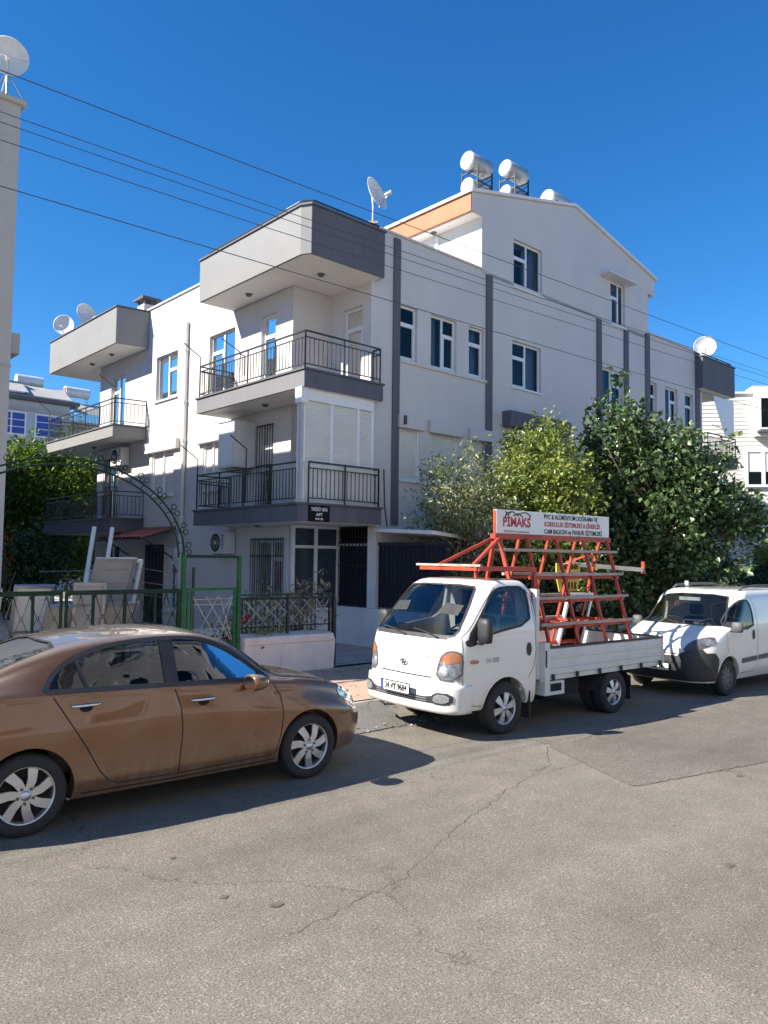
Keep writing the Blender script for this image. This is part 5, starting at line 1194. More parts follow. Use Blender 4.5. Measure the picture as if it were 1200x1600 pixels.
SED = dict(
 x    =[-1.02, -1.00, -.93, -.80, -.55, -.30,  .00,  .35,  .70, 1.10, 1.50, 1.80, 2.10, 2.38, 2.60, 2.90, 3.15, 3.32, 3.44, 3.52, 3.545],
 zb   =[ .42,  .38,  .30,  .25,  .22,  .21,  .20,  .19,  .19,  .19,  .19,  .19,  .19,  .19,  .19,  .19,  .20,  .21,  .23,  .28, .36],
 ws   =[ .40,  .56,  .68,  .77,  .82,  .84,  .845, .85,  .855, .86,  .86,  .86,  .86,  .855, .85,  .84,  .79,  .71,  .58,  .40, .25],
 wm   =[ .44,  .62,  .76,  .84,  .885, .893, .895, .895, .895, .895, .895, .895, .895, .893, .89,  .87,  .82,  .74,  .61,  .43, .28],
 zbelt=[ .62,  .72,  .88, 1.00, 1.05, 1.08, 1.085, 1.08, 1.07, 1.06, 1.04, 1.02, 1.00,  .975, .955, .90,  .82,  .73,  .64,  .56, .52],
 wb   =[ .40,  .56,  .70,  .78,  .82,  .835, .84,  .842, .845, .85,  .85,  .848, .84,  .83,  .82,  .79,  .73,  .64,  .52,  .36, .24],
 wr   =[ .25,  .38,  .50,  .58,  .62,  .65,  .645, .635, .628, .625, .625, .628, .64,  .67,  .62,  .58,  .52,  .45,  .36,  .24, .15],
 zr   =[ .66,  .78,  .96, 1.07, 1.13, 1.20, 1.305, 1.40, 1.445, 1.46, 1.445, 1.36, 1.19, 1.02,  .985, .93,  .85,  .755, .655, .57, .53],
 zt   =[ .67,  .80,  .98, 1.09, 1.15, 1.22, 1.34, 1.45, 1.50, 1.515, 1.495, 1.41, 1.235, 1.06, 1.02,  .965, .885, .785, .68,  .585, .54])
SH = R(90-50.38)
S = empty('sedan_car', (-2.79, 6.06, 0), SH, 'dusty brown sedan parked nearest the camera', 'car')
S.location = Vector((-2.79, 6.06, 0)) + Vector((-math.sin(SH), math.cos(SH), 0))*0.87 + Vector((math.cos(SH), math.sin(SH), 0))*.05
xs = sorted(set(list(np.linspace(-1.02, 3.545, 74)) + [-1.0, -.97, 3.40, 3.48, 3.53]))
outer = solid([sec_sedan(x) for x in xs]); pj = Proj(bvh_of(outer))
cav = solid([sec_sedan(x, .05, .30) for x in np.linspace(-.35, 2.42, 30)])
w_rear = [(.15, 1.105), (.21, 1.20), (.34, 1.295), (.52, 1.365), (.75, 1.41), (1.14, 1.43), (1.14, 1.075)]
w_front = [(1.25, 1.07), (1.25, 1.43), (1.40, 1.425), (1.60, 1.385), (1.78, 1.30), (1.98, 1.17), (2.16, 1.035)]
qsplit = .46
ws_sc = [(-.70, 1.06), (.70, 1.06), (.66, 1.15), (.58, 1.33), (.52, 1.43), (-.52, 1.43), (-.58, 1.33), (-.66, 1.15)]
rg_sc = [(-.62, 1.16), (.62, 1.16), (.57, 1.30), (.52, 1.405), (.3, 1.43), (-.3, 1.43), (-.52, 1.405), (-.57, 1.30)]
cut_side = prism_mesh([([(x, -1.2, z) for x, z in w_rear], (0, 2.4, 0)), ([(x, -1.2, z) for x, z in w_front], (0, 2.4, 0))])
cut_ends = prism_mesh([([(1.45, y, z) for y, z in ws_sc], (1.6, 0, 0)), ([(-1.2, y, z) for y, z in rg_sc], (1.75, 0, 0))])
body = boolean(outer, [arches([(0.0, .315, .365, .60, 1.2), (2.65, .315, .365, .60, 1.2)]), cav, cut_side, cut_ends])
body = finish(body, 'body', [M['brown']], S, 32)
for sg, md in ((-1, 'R'), (1, 'L')):
    for w_ in (w_rear, w_front): pj.patch('side_window', md, w_, M['carglass'], S, -.006, .07)
    tr = smooth_poly([(.12, 1.085), (.19, 1.21), (.33, 1.31), (.52, 1.38), (.75, 1.425), (1.14, 1.447), (1.40, 1.44), (1.61, 1.40), (1.80, 1.315), (2.0, 1.185), (2.20, 1.02)], 2, False)
    pj.line('window_trim', md, tr + [(2.2, 1.02), (1.20, 1.058), (.13, 1.09)], .042, M['plastic'], S, .003)
    pj.patch('door_pillar', md, [(1.13, 1.06), (1.26, 1.055), (1.26, 1.44), (1.13, 1.44)], M['plastic'], S, .002)
    pj.line('quarter_bar', md, [(qsplit, 1.09), (qsplit-.08, 1.35)], .03, M['plastic'], S, .003)
    pj.patch('mirror_base', md, [(2.06, 1.02), (2.20, 1.02), (2.10, 1.10)], M['plastic'], S, .004)
    pj.line('door_gap', md, [(.17, 1.07), (.30, .86), (.45, .62), (.56, .42), (.64, .33), (.72, .295), (1.26, .285)], .0095, M['inner'], S)
    pj.line('door_gap', md, [(1.20, 1.05), (1.265, .85), (1.28, .65), (1.26, .40), (1.255, .29)], .0095, M['inner'], S)
    pj.line('door_gap', md, [(2.21, 1.005), (2.30, .85), (2.325, .65), (2.29, .45), (2.24, .30), (1.255, .285)], .0095, M['inner'], S)
    pj.line('bumper_gap', md, [(3.05, .60), (3.12, .58), (3.30, .64)], .006, M['inner'], S); pj.line('bumper_gap', md, [(-.36, .58), (-.45, .62), (-.9, .66)], .006, M['inner'], S)
    pj.line('sill_moulding', md, [(.42, .255), (1.2, .245), (2.27, .25)], .012, M['inner'], S, .002)
    pj.line('hood_gap', md, [(2.32, 1.0), (2.6, .965), (2.95, .90), (3.2, .80)], .006, M['inner'], S)
    pj.patch('headlamp', md, smooth_poly([(3.02, .80), (3.10, .87), (3.24, .80), (3.38, .66), (3.36, .59), (3.2, .66)], 1), M['reflector'], S, .004, .05)
    pj.patch('headlamp_cover', md, smooth_poly([(3.02, .80), (3.10, .87), (3.24, .80), (3.38, .66), (3.36, .59), (3.2, .66)], 1), M['lampglass'], S, .012, .05)
    pj.patch('fog_lamp', md, [(3.38, .40), (3.46, .42), (3.46, .52), (3.40, .53)], M['plastic'], S, .006, .04); pj.line('fog_trim', md, [(3.37, .39), (3.39, .55)], .014, M['chrome'], S, .008)
    pj.patch('tail_lamp', md, [(-.75, .78), (-.62, .95), (-.92, .92), (-.96, .78)], M['redink'], S, .005, .05)
    for x0, z0 in ((.44, .965), (1.48, .905)):
        h0, n0 = pj.hit(md, x0, z0); mb = MB(); mb.smooth = True
        pts = [h0+Vector((d, sg*(.028-.024*(abs(d)/.125)**4), 0)) for d in np.linspace(-.125, .125, 9)]; mb.tube(pts, [.009, .012, .014, .014, .014, .014, .014, .012, .009], 8); o = mb.build('door_handle', M['chrome'], S)
        pj.patch('handle_recess', md, [(x0+.055*math.cos(a_), z0-.022+.035*math.sin(a_)) for a_ in np.linspace(0, 2*math.pi, 14)[:-1]], M['inner'], S, .002, .03)
    # door mirror
    mp = Vector((1.98, sg*.97, 1.02)); rr = []
    for k, (dx, sc_) in enumerate(((-.085, .90), (-.08, 1.0), (-.03, 1.02), (.03, .92), (.075, .70), (.10, .35))):
        rr.append([(mp.x+dx, mp.y+.115*sc_*math.copysign(abs(math.cos(a_))**.8, math.cos(a_)), mp.z+.075*sc_*math.copysign(abs(math.sin(a_))**.8, math.sin(a_))) for a_ in np.linspace(0, 2*math.pi, 21)[:-1]])
    mb = MB(); mb.smooth = True; mb.rings(rr); o = mb.build('door_mirror', M['brown'], S)
    mb = MB(); mb.add([(mp.x-.089, mp.y+.095*math.cos(a_), mp.z+.06*math.sin(a_)) for a_ in np.linspace(0, 2*math.pi, 19)[:-1]], [list(range(18))]); mb.build('mirror_glass', M['chrome'], o, fix=False)
    MB().tube([(2.08, sg*.83, 1.0), (1.99, sg*.90, .99)], .025, 8).build('mirror_arm', M['plastic'], o)
    wheel(S, (0, sg*.78, .315), sg, 'sedan', .315, .225, .205, 'sedan'); wheel(S, (2.65, sg*.78, .315), sg, 'sedan', .315, .225, .205, 'sedan')
pj.patch('windscreen', 'F', ws_sc, M['carglass'], S, -.006, .09); pj.patch('rear_window', 'B', rg_sc, M['carglass'], S, -.006, .09)
pj.line('windscreen_trim', 'F', ws_sc, .03, M['plastic'], S, .002, True); pj.line('rear_window_trim', 'B', rg_sc, .03, M['plastic'], S, .002, True)
pj.patch('grille', 'F', smooth_poly([(-.35, .60), (.35, .60), (.30, .70), (-.30, .70)], 1), M['plastic'], S, .004, .05)
mb = MB(); mb.box(.35, 2.3, -.55, .55, .18, .32); mb.box(-.9, 3.3, -.5, .5, .2, .3); mb.build('underbody', M['inner'], S)
for x, y in ((.30, -.36), (.30, .36), (1.30, -.38), (1.30, .38)): seat_obj(S, x+.05, y, .36, 'seat', .58)
mb = MB(); mb.box(1.95, 2.35, -.70, .70, .55, .93); mb.build('dashboard', M['dash'], S, bevel=.05); steering(S, 1.80, .38, .90)
MB().box(-.25, .12, -.62, .62, 1.0, 1.06).build('parcel_shelf', M['dash'], S)

# ------------------------------------------------------------------ shells made of stacked plan outlines (truck cab, van)
def plan(xr, xf, w_, rf, rr_, bow, n_side=12):
    half = []                                  # from rear centre round to front centre, y >= 0
    for k in range(5): half.append((xr, (w_-rr_)*k/5))
    for k in range(6): a_ = math.pi/2*k/6; half.append((xr+rr_*(1-math.cos(a_)), w_-rr_*(1-math.sin(a_))))
    rfx = min(rf, .9*(xf-xr))
    for k in range(n_side): t = k/n_side; half.append((xr+rr_+(xf-rfx-bow-xr-rr_)*t, w_))
    for k in range(12): a_ = math.pi/2*k/12; half.append((xf-rfx+rfx*math.sin(a_)**.9 - bow*((w_-rf*(1-math.cos(a_)))/w_)**2*1.0, w_-rf*(1-math.cos(a_))))
    for k in range(7):
        y = (w_-rf)*(1-k/6); half.append((xf - bow*(y/w_)**2, y))
    return half + [(x, -y) for x, y in half[-2:0:-1]]
def zloft(T, zs, shrink=0.0):
    rings = []
    for z in zs:
        g = lambda k: float(hermite(T['z'], T[k], z))
        xr, xf, w_, rf, rr_, bow = g('xr'), g('xf'), g('w'), g('rf'), g('rr'), g('bow')
        if shrink: xr += shrink; xf -= shrink*1.3; w_ -= shrink; rf = max(.05, rf-shrink*.5)
        rings.append([(x, y, z) for x, y in plan(xr, xf, w_, rf, rr_, bow)])
    return rings

# ------------------------------------------------------------------ white pickup truck (x forward, origin on the ground under the front axle)
TH = R(90-51.46)+math.pi
tl = Vector((1.5647, 9.7873, 0)); tn = Vector((-math.cos(R(51.46)), math.sin(R(51.46)), 0))
T = empty('pickup_truck', tl + tn*.865, TH, 'white flatbed pickup truck with a red rack, facing left', 'truck')
T.scale = (1, 1.08, 1)
CAB = dict(z=[.34, .42, .60, .80, .98, 1.12, 1.22, 1.30, 1.50, 1.70, 1.80, 1.855, 1.885, 1.90],
 xr=[-.56, -.57, -.57, -.57, -.57, -.57, -.57, -.57, -.565, -.55, -.53, -.50, -.45, -.35],
 xf=[.90, .92, .925, .915, .90, .88, .85, .80, .625, .45, .355, .27, .17, .02],
 w=[.76, .785, .80, .805, .808, .808, .805, .80, .765, .72, .69, .655, .61, .50],
 rf=[.16, .18, .18, .19, .20, .21, .22, .23, .22, .20, .19, .18, .17, .15],
 rr=[.05]*10+[.07, .09, .1, .12], bow=[.07, .09, .09, .09, .09, .09, .09, .10, .10, .10, .10, .10, .09, .07])
zs = sorted(set(list(np.linspace(.34, 1.90, 40)) + [1.87, 1.89, 1.82, .36]))
outer = solid(zloft(CAB, zs)); pj = Proj(bvh_of(outer))
cav = solid(zloft(CAB, list(np.linspace(.5, 1.845, 24)), .05))
tw = smooth_poly([(-.44, 1.34), (-.455, 1.60), (-.44, 1.80), (-.05, 1.805), (.14, 1.755), (.28, 1.60), (.47, 1.39), (.63, 1.215), (.57, 1.17), (.25, 1.25)], 1)
tws = [(-.60, 1.205), (.60, 1.205), (.685, 1.235), (.70, 1.29), (.675, 1.42), (.625, 1.62), (.575, 1.775), (.54, 1.805), (.3, 1.82), (-.3, 1.82), (-.54, 1.805), (-.575, 1.775), (-.625, 1.62), (-.675, 1.42), (-.70, 1.29), (-.685, 1.235)]
cut_s = prism_mesh([([(x, -1.2, z) for x, z in tw], (0, 2.4, 0))]); cut_f = prism_mesh([([(.1, y, z) for y, z in tws], (1.6, 0, 0)), ([(-1.0, y, z) for y, z in ((-.5, 1.4), (.5, 1.4), (.5, 1.72), (-.5, 1.72))], (.7, 0, 0))])
ar = arches([(0, .325, .385, .50, 1.2)])
cab = finish(boolean(outer, [ar, cav, cut_s, cut_f]), 'cab', [M['whitepaint']], T, 32); cab.scale = (1.05, 1, 1.02)
pj.patch('windscreen', 'F', tws, M['carglass'], cab, -.005, .09); pj.line('windscreen_seal', 'F', tws, .032, M['plastic'], cab, .002, True)
pj.patch('rear_window', 'B', [(-.5, 1.4), (.5, 1.4), (.5, 1.72), (-.5, 1.72)], M['carglass'], cab, -.005, .1)
for sg, md in ((-1, 'R'), (1, 'L')):
    pj.patch('side_window', md, tw, M['carglass'], cab, -.006, .06); pj.line('window_seal', md, tw, .028, M['plastic'], cab, .002, True)
    pj.line('door_gap', md, [(-.35, 1.83), (-.50, 1.70), (-.515, 1.40), (-.53, 1.0), (-.50, .80), (-.40, .66)], .008, M['inner'], cab)
    pj.line('door_gap', md, [(.10, 1.80), (.30, 1.62), (.60, 1.30), (.70, 1.22), (.715, .90), (.72, .42), (.40, .39)], .008, M['inner'], cab)
    pj.patch('mirror_mount', md, smooth_poly([(.46, 1.22), (.68, 1.19), (.66, 1.10), (.50, 1.12), (.36, 1.24)], 1), M['plastic'], cab, .004, .05)
    pj.patch('quarter_panel', md, [(.33, 1.24), (.62, 1.20), (.44, 1.40)], M['plastic'], cab, .002, .06)
    pj.patch('door_handle', md, [(-.40+.048*math.cos(a_), 1.02+.085*math.sin(a_)) for a_ in np.linspace(0, 2*math.pi, 18)[:-1]], M['plastic'], cab, .006, .04)
    pj.patch('side_marker', md, smooth_poly([(.48, .90), (.62, .905), (.62, .95), (.48, .945)], 1), M['amber'], cab, .010, .05)
    pj.line('wheel_arch_lip', md, arc_pts(0, .325, .395, -5, 175), .03, M['whitepaint'], cab, .006)
    pj.patch('vent_slot', md, [(.60, 1.46), (.63, 1.48), (.52, 1.60), (.49, 1.58)], M['plastic'], cab, .004, .06)
    # headlamp wraps the corner: drawn from the side and from the front
    pj.patch('headlamp', md, smooth_poly([(.705, .70), (.715, 1.0), (.76, 1.05), (.80, 1.02), (.80, .70)], 1), M['reflector'], cab, .004, .04)
    ho = pj.patch('headlamp', 'F', smooth_poly([(sg*.53, .72), (sg*.56, .92), (sg*.62, 1.03), (sg*.72, 1.06), (sg*.79, 1.02), (sg*.785, .71)], 1), M['reflector'], cab, .005, .035)
    pj.patch('turn_signal', 'F', smooth_poly([(sg*.58, .94), (sg*.63, 1.02), (sg*.72, 1.05), (sg*.78, 1.01), (sg*.78, .92), (sg*.64, .90)], 1), M['amber'], cab, .009, .035)
    pj.line('headlamp_rim', 'F', smooth_poly([(sg*.53, .72), (sg*.56, .92), (sg*.62, 1.03), (sg*.72, 1.06), (sg*.79, 1.02), (sg*.785, .71)], 1), .02, M['greyplastic'], cab, .010, True)
    pj.patch('headlamp_cover', 'F', smooth_poly([(sg*.53, .72), (sg*.56, .92), (sg*.62, 1.03), (sg*.72, 1.06), (sg*.79, 1.02), (sg*.785, .71)], 1), M['lampglass'], cab, .016, .035)
    h0, n0 = pj.hit('F', sg*.62, .80); MB().lathe([(.001, .018), (.05, .014), (.075, .002)], h0, n0, 18).build('lamp_bulb', M['alloy'], cab)
    # wide black door mirrors
    mc = Vector((.47, sg*.90, 1.30)); rr = []
    for z_, s_ in ((-.15, .6), (-.14, .9), (-.05, 1.0), (.07, 1.0), (.13, .85), (.145, .5)):
        rr.append([(mc.x+.06*s_*math.copysign(abs(math.cos(a_))**.7, math.cos(a_)), mc.y+.095*s_*math.copysign(abs(math.sin(a_))**.7, math.sin(a_)), mc.z+z_) for a_ in np.linspace(0, 2*math.pi, 19)[:-1]])
    mb = MB(); mb.smooth = True; mb.rings(rr); mo = mb.build('door_mirror', M['plastic'], cab); MB().tube([(.52, sg*.77, 1.17), (.48, sg*.86, 1.15), (.47, sg*.90, 1.18)], .028, 8).build('mirror_arm', M['plastic'], mo)
    wheel(T, (0, sg*.70, .325), sg, 'truck', .325, .205, .19, 'truck'); wheel(T, (-2.30, sg*.71, .305), sg, 'truckr', .305, .185, .17, 'truck')
    wheel(T, (-2.30, sg*.50, .305), sg, 'truckr', .305, .185, .17, 'truck')
# bumper as one swept band, slightly proud of the cab
def band(z0, z1, offx, name, matl, zn=6, x0=.52, curve=.015):
    rings = []
    for k in range(zn+1):
        z = z0+(z1-z0)*k/zn; pr = [p for p in plan(-.57, .93+offx+curve*math.sin(math.pi*k/zn), .812, .19, .05, .09) if p[0] > x0]
        i = max(range(len(pr)), key=lambda q: 0); ys = sorted(pr, key=lambda p: -math.atan2(p[1], p[0]-x0+.001)); rings.append([(x, y, z) for x, y in ys])
    n = min(len(r_) for r_ in rings); rings = [r_[:n] for r_ in rings]; inner = [[(x-.05, y*.94, z) for x, y, z in r_] for r_ in (rings[0], rings[-1])]
    mb = MB(); mb.smooth = True; mb.rings([inner[0]]+rings+[inner[1]], cap=False, closed=False); o = mb.build(name, matl, cab, fix=False); return o
bp = band(.33, .66, .035, 'bumper', M['whitepaint'], 7)
bm_ = bvh_of(bp.data); pb = Proj(bm_)
pb.patch('lower_grille', 'F', [(-.74, .44), (.74, .44), (.72, .56), (.42, .51), (-.42, .51), (-.72, .56)], M['plastic'], bp, .005, .05)
for z_ in (.462, .488): pb.line('grille_bar', 'F', [(-.45, z_), (.45, z_)], .010, M['steel'], bp, .012)
for sg in (-1, 1):
    pb.patch('fog_surround', 'F', smooth_poly([(sg*.50, .435), (sg*.76, .435), (sg*.77, .575), (sg*.54, .575)], 1), M['plastic'], bp, .008, .04)
    pb.patch('fog_lamp', 'F', smooth_poly([(sg*.53, .455), (sg*.73, .455), (sg*.74, .555), (sg*.57, .555)], 1), M['reflector'], bp, .014, .04)
pj.line('panel_gap', 'F', [(-.45, .73), (.45, .73)], .016, M['inner'], cab, .002); pj.line('panel_gap', 'F', [(-.70, .985), (-.5, .97), (0, .965), (.5, .97), (.70, .985)], .007, M['inner'], cab, .002)
pj.line('panel_gap', 'F', [(-.78, 1.155), (-.5, 1.14), (0, 1.135), (.5, 1.14), (.78, 1.155)], .005, M['greyplastic'], cab, .0015)
pj.patch('cowl', 'F', [(-.62, 1.185), (.62, 1.185), (.64, 1.235), (-.64, 1.235)], M['plastic'], cab, .003, .06)
plate(bp, lambda x, y, d: (1.055-.02*abs(x)+d-.006, x, .575+y), .50, .11, '34 VY 9684')
# emblem: slanted H in an oval
h0, n0 = pj.hit('F', 0, .86); f = lambda x, y, d=0: Vector((h0.x+.008+d - .35*x*x, x, .865+y))
mb = MB(); mb.tube([f(.068*math.cos(a_), .038*math.sin(a_)) for a_ in np.linspace(0, 2*math.pi, 33)], .005, 6); em = mb.build('emblem', M['chrome'], cab)
mb = MB()
for sx in (-1, 1): mb.tube([f(sx*.024-.011, -.028), f(sx*.024, 0), f(sx*.024+.011, .028)], .007, 6)
mb.tube([f(-.028, -.010), f(0, .002), f(.028, .010)], .007, 6); mb.build('emblem_letter', M['greyplastic'], em)
text_mesh('H-100', .085, 'badge_text', M['steel'], lambda x, y: Vector((.24-x, .815, .925+y)), cab, bold=.002)
text_mesh('ABS', .045, 'badge_text', M['steel'], lambda x, y: (lambda h: h[0]+h[1]*.004)(pj.hit('F', -.66+x*1, 1.19+y)), cab)
for y0, y1, z1 in ((.50, .08, 1.27), (-.02, -.50, 1.26)):         # wipers
    pts = [(lambda h: h[0]+h[1]*.02)(pj.hit('F', y0+(y1-y0)*k/8, 1.20+(z1-1.20)*math.sin(k/8*1.5))) for k in range(9)]; MB().tube(pts, .009, 6).build('wiper', M['plastic'], cab)
# roof hatch seams
for off in (0, 1): pj.line('roof_seam', 'T', [(-.02-.3*off, -.35), (.03-.3*off, -.1), (.03-.3*off, .1), (-.02-.3*off, .35)], .010, M['inner'], cab, .002)
mb = MB(); mb.box(.38, .70, -.68, .68, .95, 1.16); mb.build('dashboard', M['dash'], cab, bevel=.06); steering(cab, .36, .36, 1.22, .9)
MB().box(.55, .72, -.15, .20, 1.165, 1.172).build('paper', M['white_label'], cab)
for y in (-.38, .05, .42): seat_obj(cab, -.22, y, .52, 'inner', .54, .40)
# chassis
mb = MB(); mb.box(-3.35, .6, -.40, -.28, .45, .60); mb.box(-3.35, .6, .28, .40, .45, .60)
for x in (-.7, -1.6, -2.3, -3.3): mb.box(x-.05, x+.05, -.39, .39, .46, .59)
mb.box(-1.6, -.9, .42, .70, .34, .56); mb.tube([(-2.3, -.7, .305), (-2.3, .7, .305)], .06, 8); mb.box(-2.45, -2.15, -.15, .15, .18, .45); mb.tube([(0, -.7, .325), (0, .7, .325)], .05, 8); mb.box(-.5, .85, -.5, .5, .30, .48)
mb.build('chassis', M['inner'], T)
# bed: floor, three drop sides, headboard
bed = MB().box(-3.52, -.72, -.80, .80, .60, .66).build('bed_floor', M['bedpaint'], T)
def side_panel(fn, a0, a1, z0=.66, z1=1.02, name='drop_side'):
    prof = [(z0, 0), (z0+.015, .02), (z0+.09, .02), (z0+.10, .032), (z0+.125, .032), (z0+.135, .02), (z0+.215, .02), (z0+.225, .032), (z0+.25, .032), (z0+.26, .02), (z1-.012, .02), (z1, .0)]
    mb = MB(); mb.rings([[fn(a, z, d) for z, d in prof] + [fn(a, z1, -.02), fn(a, z0, -.02)] for a in (a0, a1)]); o = mb.build(name, M['bedpaint'], T)
    MB().box(a0, a1, z1+.001, z1+.022, -.03, .03, fn=fn).build('top_trim', M['plastic'], o)
    n = max(2, int((a1-a0)/.5))
    for k in range(n+1): a = a0+.08+(a1-a0-.16)*k/n; MB().box(a-.02, a+.02, z0-.05, z0+.02, .021, .045, fn=fn).build('hinge', M['plastic'], o)
    return o
for sg in (-1, 1):
    side_panel(lambda a, z, d, sg=sg: (-a, sg*(.80+d), z), .80, 3.50)
    o = MB().box(-.80, -.70, sg*.75 if sg > 0 else -.84, .84 if sg > 0 else -.75, .58, 1.10).build('corner_post', M['bedpaint'], T)
    MB().box(-.73, -.71, sg*.842-.01, sg*.842+.01, .78, 1.0).build('latch', M['plastic'], o)
    MB().box(-3.53, -3.47, sg*.80-.02, sg*.80+.02, .62, 1.06).build('corner_post', M['bedpaint'], T)
    mb = MB(); mb.rings([[(-2.30+.41*math.cos(a_), y, .30+.36*math.sin(a_)) for a_ in np.linspace(R(8), R(172), 15)] for y in (sg*.44, sg*.80)], cap=False, closed=False); mb.build('rear_mudguard', M['plastic'], T, fix=False)
    MB().box(-2.76, -2.74, sg*.6-.16, sg*.6+.16, .15, .5).build('mud_flap', M['plastic'], T); MB().box(-.46, -.44, sg*.7-.1, sg*.7+.1, .15, .5).build('mud_flap', M['plastic'], T)
    MB().box(-1.15, -.75, sg*.70-.10, sg*.70+.10, .40, .58).build('tool_box', M['bedpaint'], T)
    MB().box(-1.08, -.86, sg*.805-.003, sg*.805+.003, .45, .55).build('box_opening', M['inner'], T)
side_panel(lambda a, z, d: (-3.50-d, a, z), -.77, .77, name='tailgate')
MB().box(-3.50, -3.46, -.5, -.3, .35, .6).build('tail_bracket', M['bedpaint'], T)
mb = MB()
for y in (-.72, .72): mb.box(-.70, -.64, y-.03, y+.03, .62, 1.80)
for z_ in (1.05, 1.4, 1.78): mb.box(-.695, -.645, -.69, .69, z_-.025, z_+.025)
mb.build('headboard', M['bedpaint'], T); pn = MB().box(-.715, -.702, -.7, .7, .66, 1.04).build('front_board', M['bedpaint'], T)

# ------------------------------------------------------------------ red glass-carrying rack standing in the bed
RK = empty('glass_rack', T.location + Vector((0, 0, .66)), TH, 'red steel A-frame rack carried in the truck bed', 'rack')
zf = lambda z: z-.66
mb = MB()
legs = [1.32, 1.98, 2.64, 3.26]; mb = None
def rbar(a, b, w_=.042, name='leg', m_='redpaint', h_=None): return MB().bar(a, b, w_, h_).build(name, M[m_], RK)
for x in legs:
    for sg in (1, -1): rbar((-x+.02, sg*.07, zf(2.50)), (-x+.04, sg*.60, zf(.665)), .040)
    rbar((-x+.03, -.58, zf(.70)), (-x+.03, .58, zf(.70)), .045, 'foot_bar'); rbar((-x+.03, -.42, zf(1.25)), (-x+.03, .42, zf(1.25)), .04, 'cross_bar')
for sg in (1, -1):
    for z_, yy in ((2.33, .12), (1.98, .225), (1.645, .32), (1.28, .425)):
        rbar((-.72 if z_ > 2.2 else -1.15, sg*(yy+.03), zf(z_)), (-3.38, sg*(yy+.03), zf(z_)), .05, 'rest_bar', 'redtop', .04)
        if z_ < 2: rbar((-1.2, sg*(yy-.02), zf(z_-.05)), (-3.36, sg*(yy-.02), zf(z_-.05)), .03, 'rest_bar', 'redpaint', .04)
    rbar((-1.2, sg*.56, zf(.86)), (-3.36, sg*.56, zf(.86)), .05, 'bottom_bar', 'redpaint', .06)
rbar((-.66, 0, zf(2.52)), (-3.38, 0, zf(2.52)), .10, 'ridge_bar', 'redpaint', .07)
for sg in (1, -1): rbar((-.74, sg*.05, zf(2.50)), (-.84, sg*.55, zf(.665)), .048, 'leg'); rbar((-.74, sg*.05, zf(2.50)), (.12, sg*.35, zf(2.08)), .04, 'brace')
# frame over the cab roof
for y in (-.55, .55): rbar((.20, y, zf(2.07)), (-.92, y, zf(2.06)), .05, 'cab_frame_bar', 'redpaint', .06)
for x in (.20, -.35, -.9): rbar((x, -.55, zf(2.062)), (x, .55, zf(2.062)), .045, 'cab_frame_bar', 'redpaint', .04)
rbar((.21, -.62, zf(2.11)), (.21, .62, zf(2.11)), .04, 'cab_frame_bar', 'redtop', .03)
MB().box(-.88, .18, .3, .52, zf(2.088), zf(2.094)).build('cab_plate', M['redpaint'], RK)
for y in (-.55, .55): rbar((-.90, y, zf(2.06)), (-.86, y*1.02, zf(.67)), .05, 'leg')
# sign along the ridge
SB = empty('sign_board', T.location, TH, 'long white advertising board with black and red lettering on the rack', 'sign')
MB().box(-3.36, -.70, -.03, .03, 2.56, 2.90).build('board', M['white_label'], SB, bevel=.006)
MB().box(-.699, -.69, -.022, .022, 2.57, 2.89).build('end_trim', M['redpaint'], SB)
for sg in (1, -1):
    fnS = lambda x, y, sg=sg: Vector((-2.03 - sg*x, sg*.033, 2.73+y))
    # seen from the kerb-opposite side the text must read left to right
    def tx(s_, size, cx, cy, m_, b=0.003, sx=1.0): return text_mesh(s_, size, 'lettering', M[m_], lambda x, y: fnS(cx+x, cy+y), SB, bold=b, sx=sx)
    tx('PİMAKS', .185, -.90, -.005, 'redink', .006, .92)
    tx('0242 32 30 30  www.pimaks.com.tr', .040, -.90, -.135, 'redink', .001, .95)
    tx('PVC & ALÜMİNYUM DOĞRAMA VE', .098, .36, .105, 'ink', .002, .86); tx('KORKULUK SİSTEMLERİ & SİNEKLİK', .098, .40, -.005, 'redink', .003, .86); tx('CAM BALKON ve PANJUR SİSTEMLERİ', .098, .42, -.115, 'ink', .002, .86)
    mb = MB()
    for a_, b_ in (((-1.15, .06), (-1.12, .13)), ((-1.12, .13), (-1.02, .15)), ((-1.12, .13), (-1.15, .15)), ((-1.0, .155), (-.87, .09)), ((-1.15, .09), (-1.0, .155)), ((-.98, .09), (-.86, .13)), ((-.86, .13), (-.78, .08)), ((-.90, .11), (-.72, .155)), ((-.72, .155), (-.60, .10)), ((-.62, .11), (-.62, .055))):
        p0, p1 = fnS(*a_), fnS(*b_); p0.y += sg*.003; p1.y += sg*.003; mb.bar(p0, p1, .006, .010, up=(0, 0, 1))
    mb.build('house_mark', M['ink'], SB)
# long pale plank on red brackets behind the rack
PK = empty('plank', T.location, TH, 'long pale plank with red end brackets hung on the far side of the rack', 'plank')
MB().bar((-3.05, -.52, 2.13), (-5.25, -.58, 2.03), .04, .075).build('board', M['timber'], PK)
for x in (-3.08, -5.27): MB().box(x-.018, x+.018, -.61, -.55, 1.96, 2.18).build('bracket', M['redpaint'], PK)
MB().bar((-3.08, -.55, 2.17), (-3.08, -.08, 2.3), .03).build('bracket', M['redpaint'], PK)
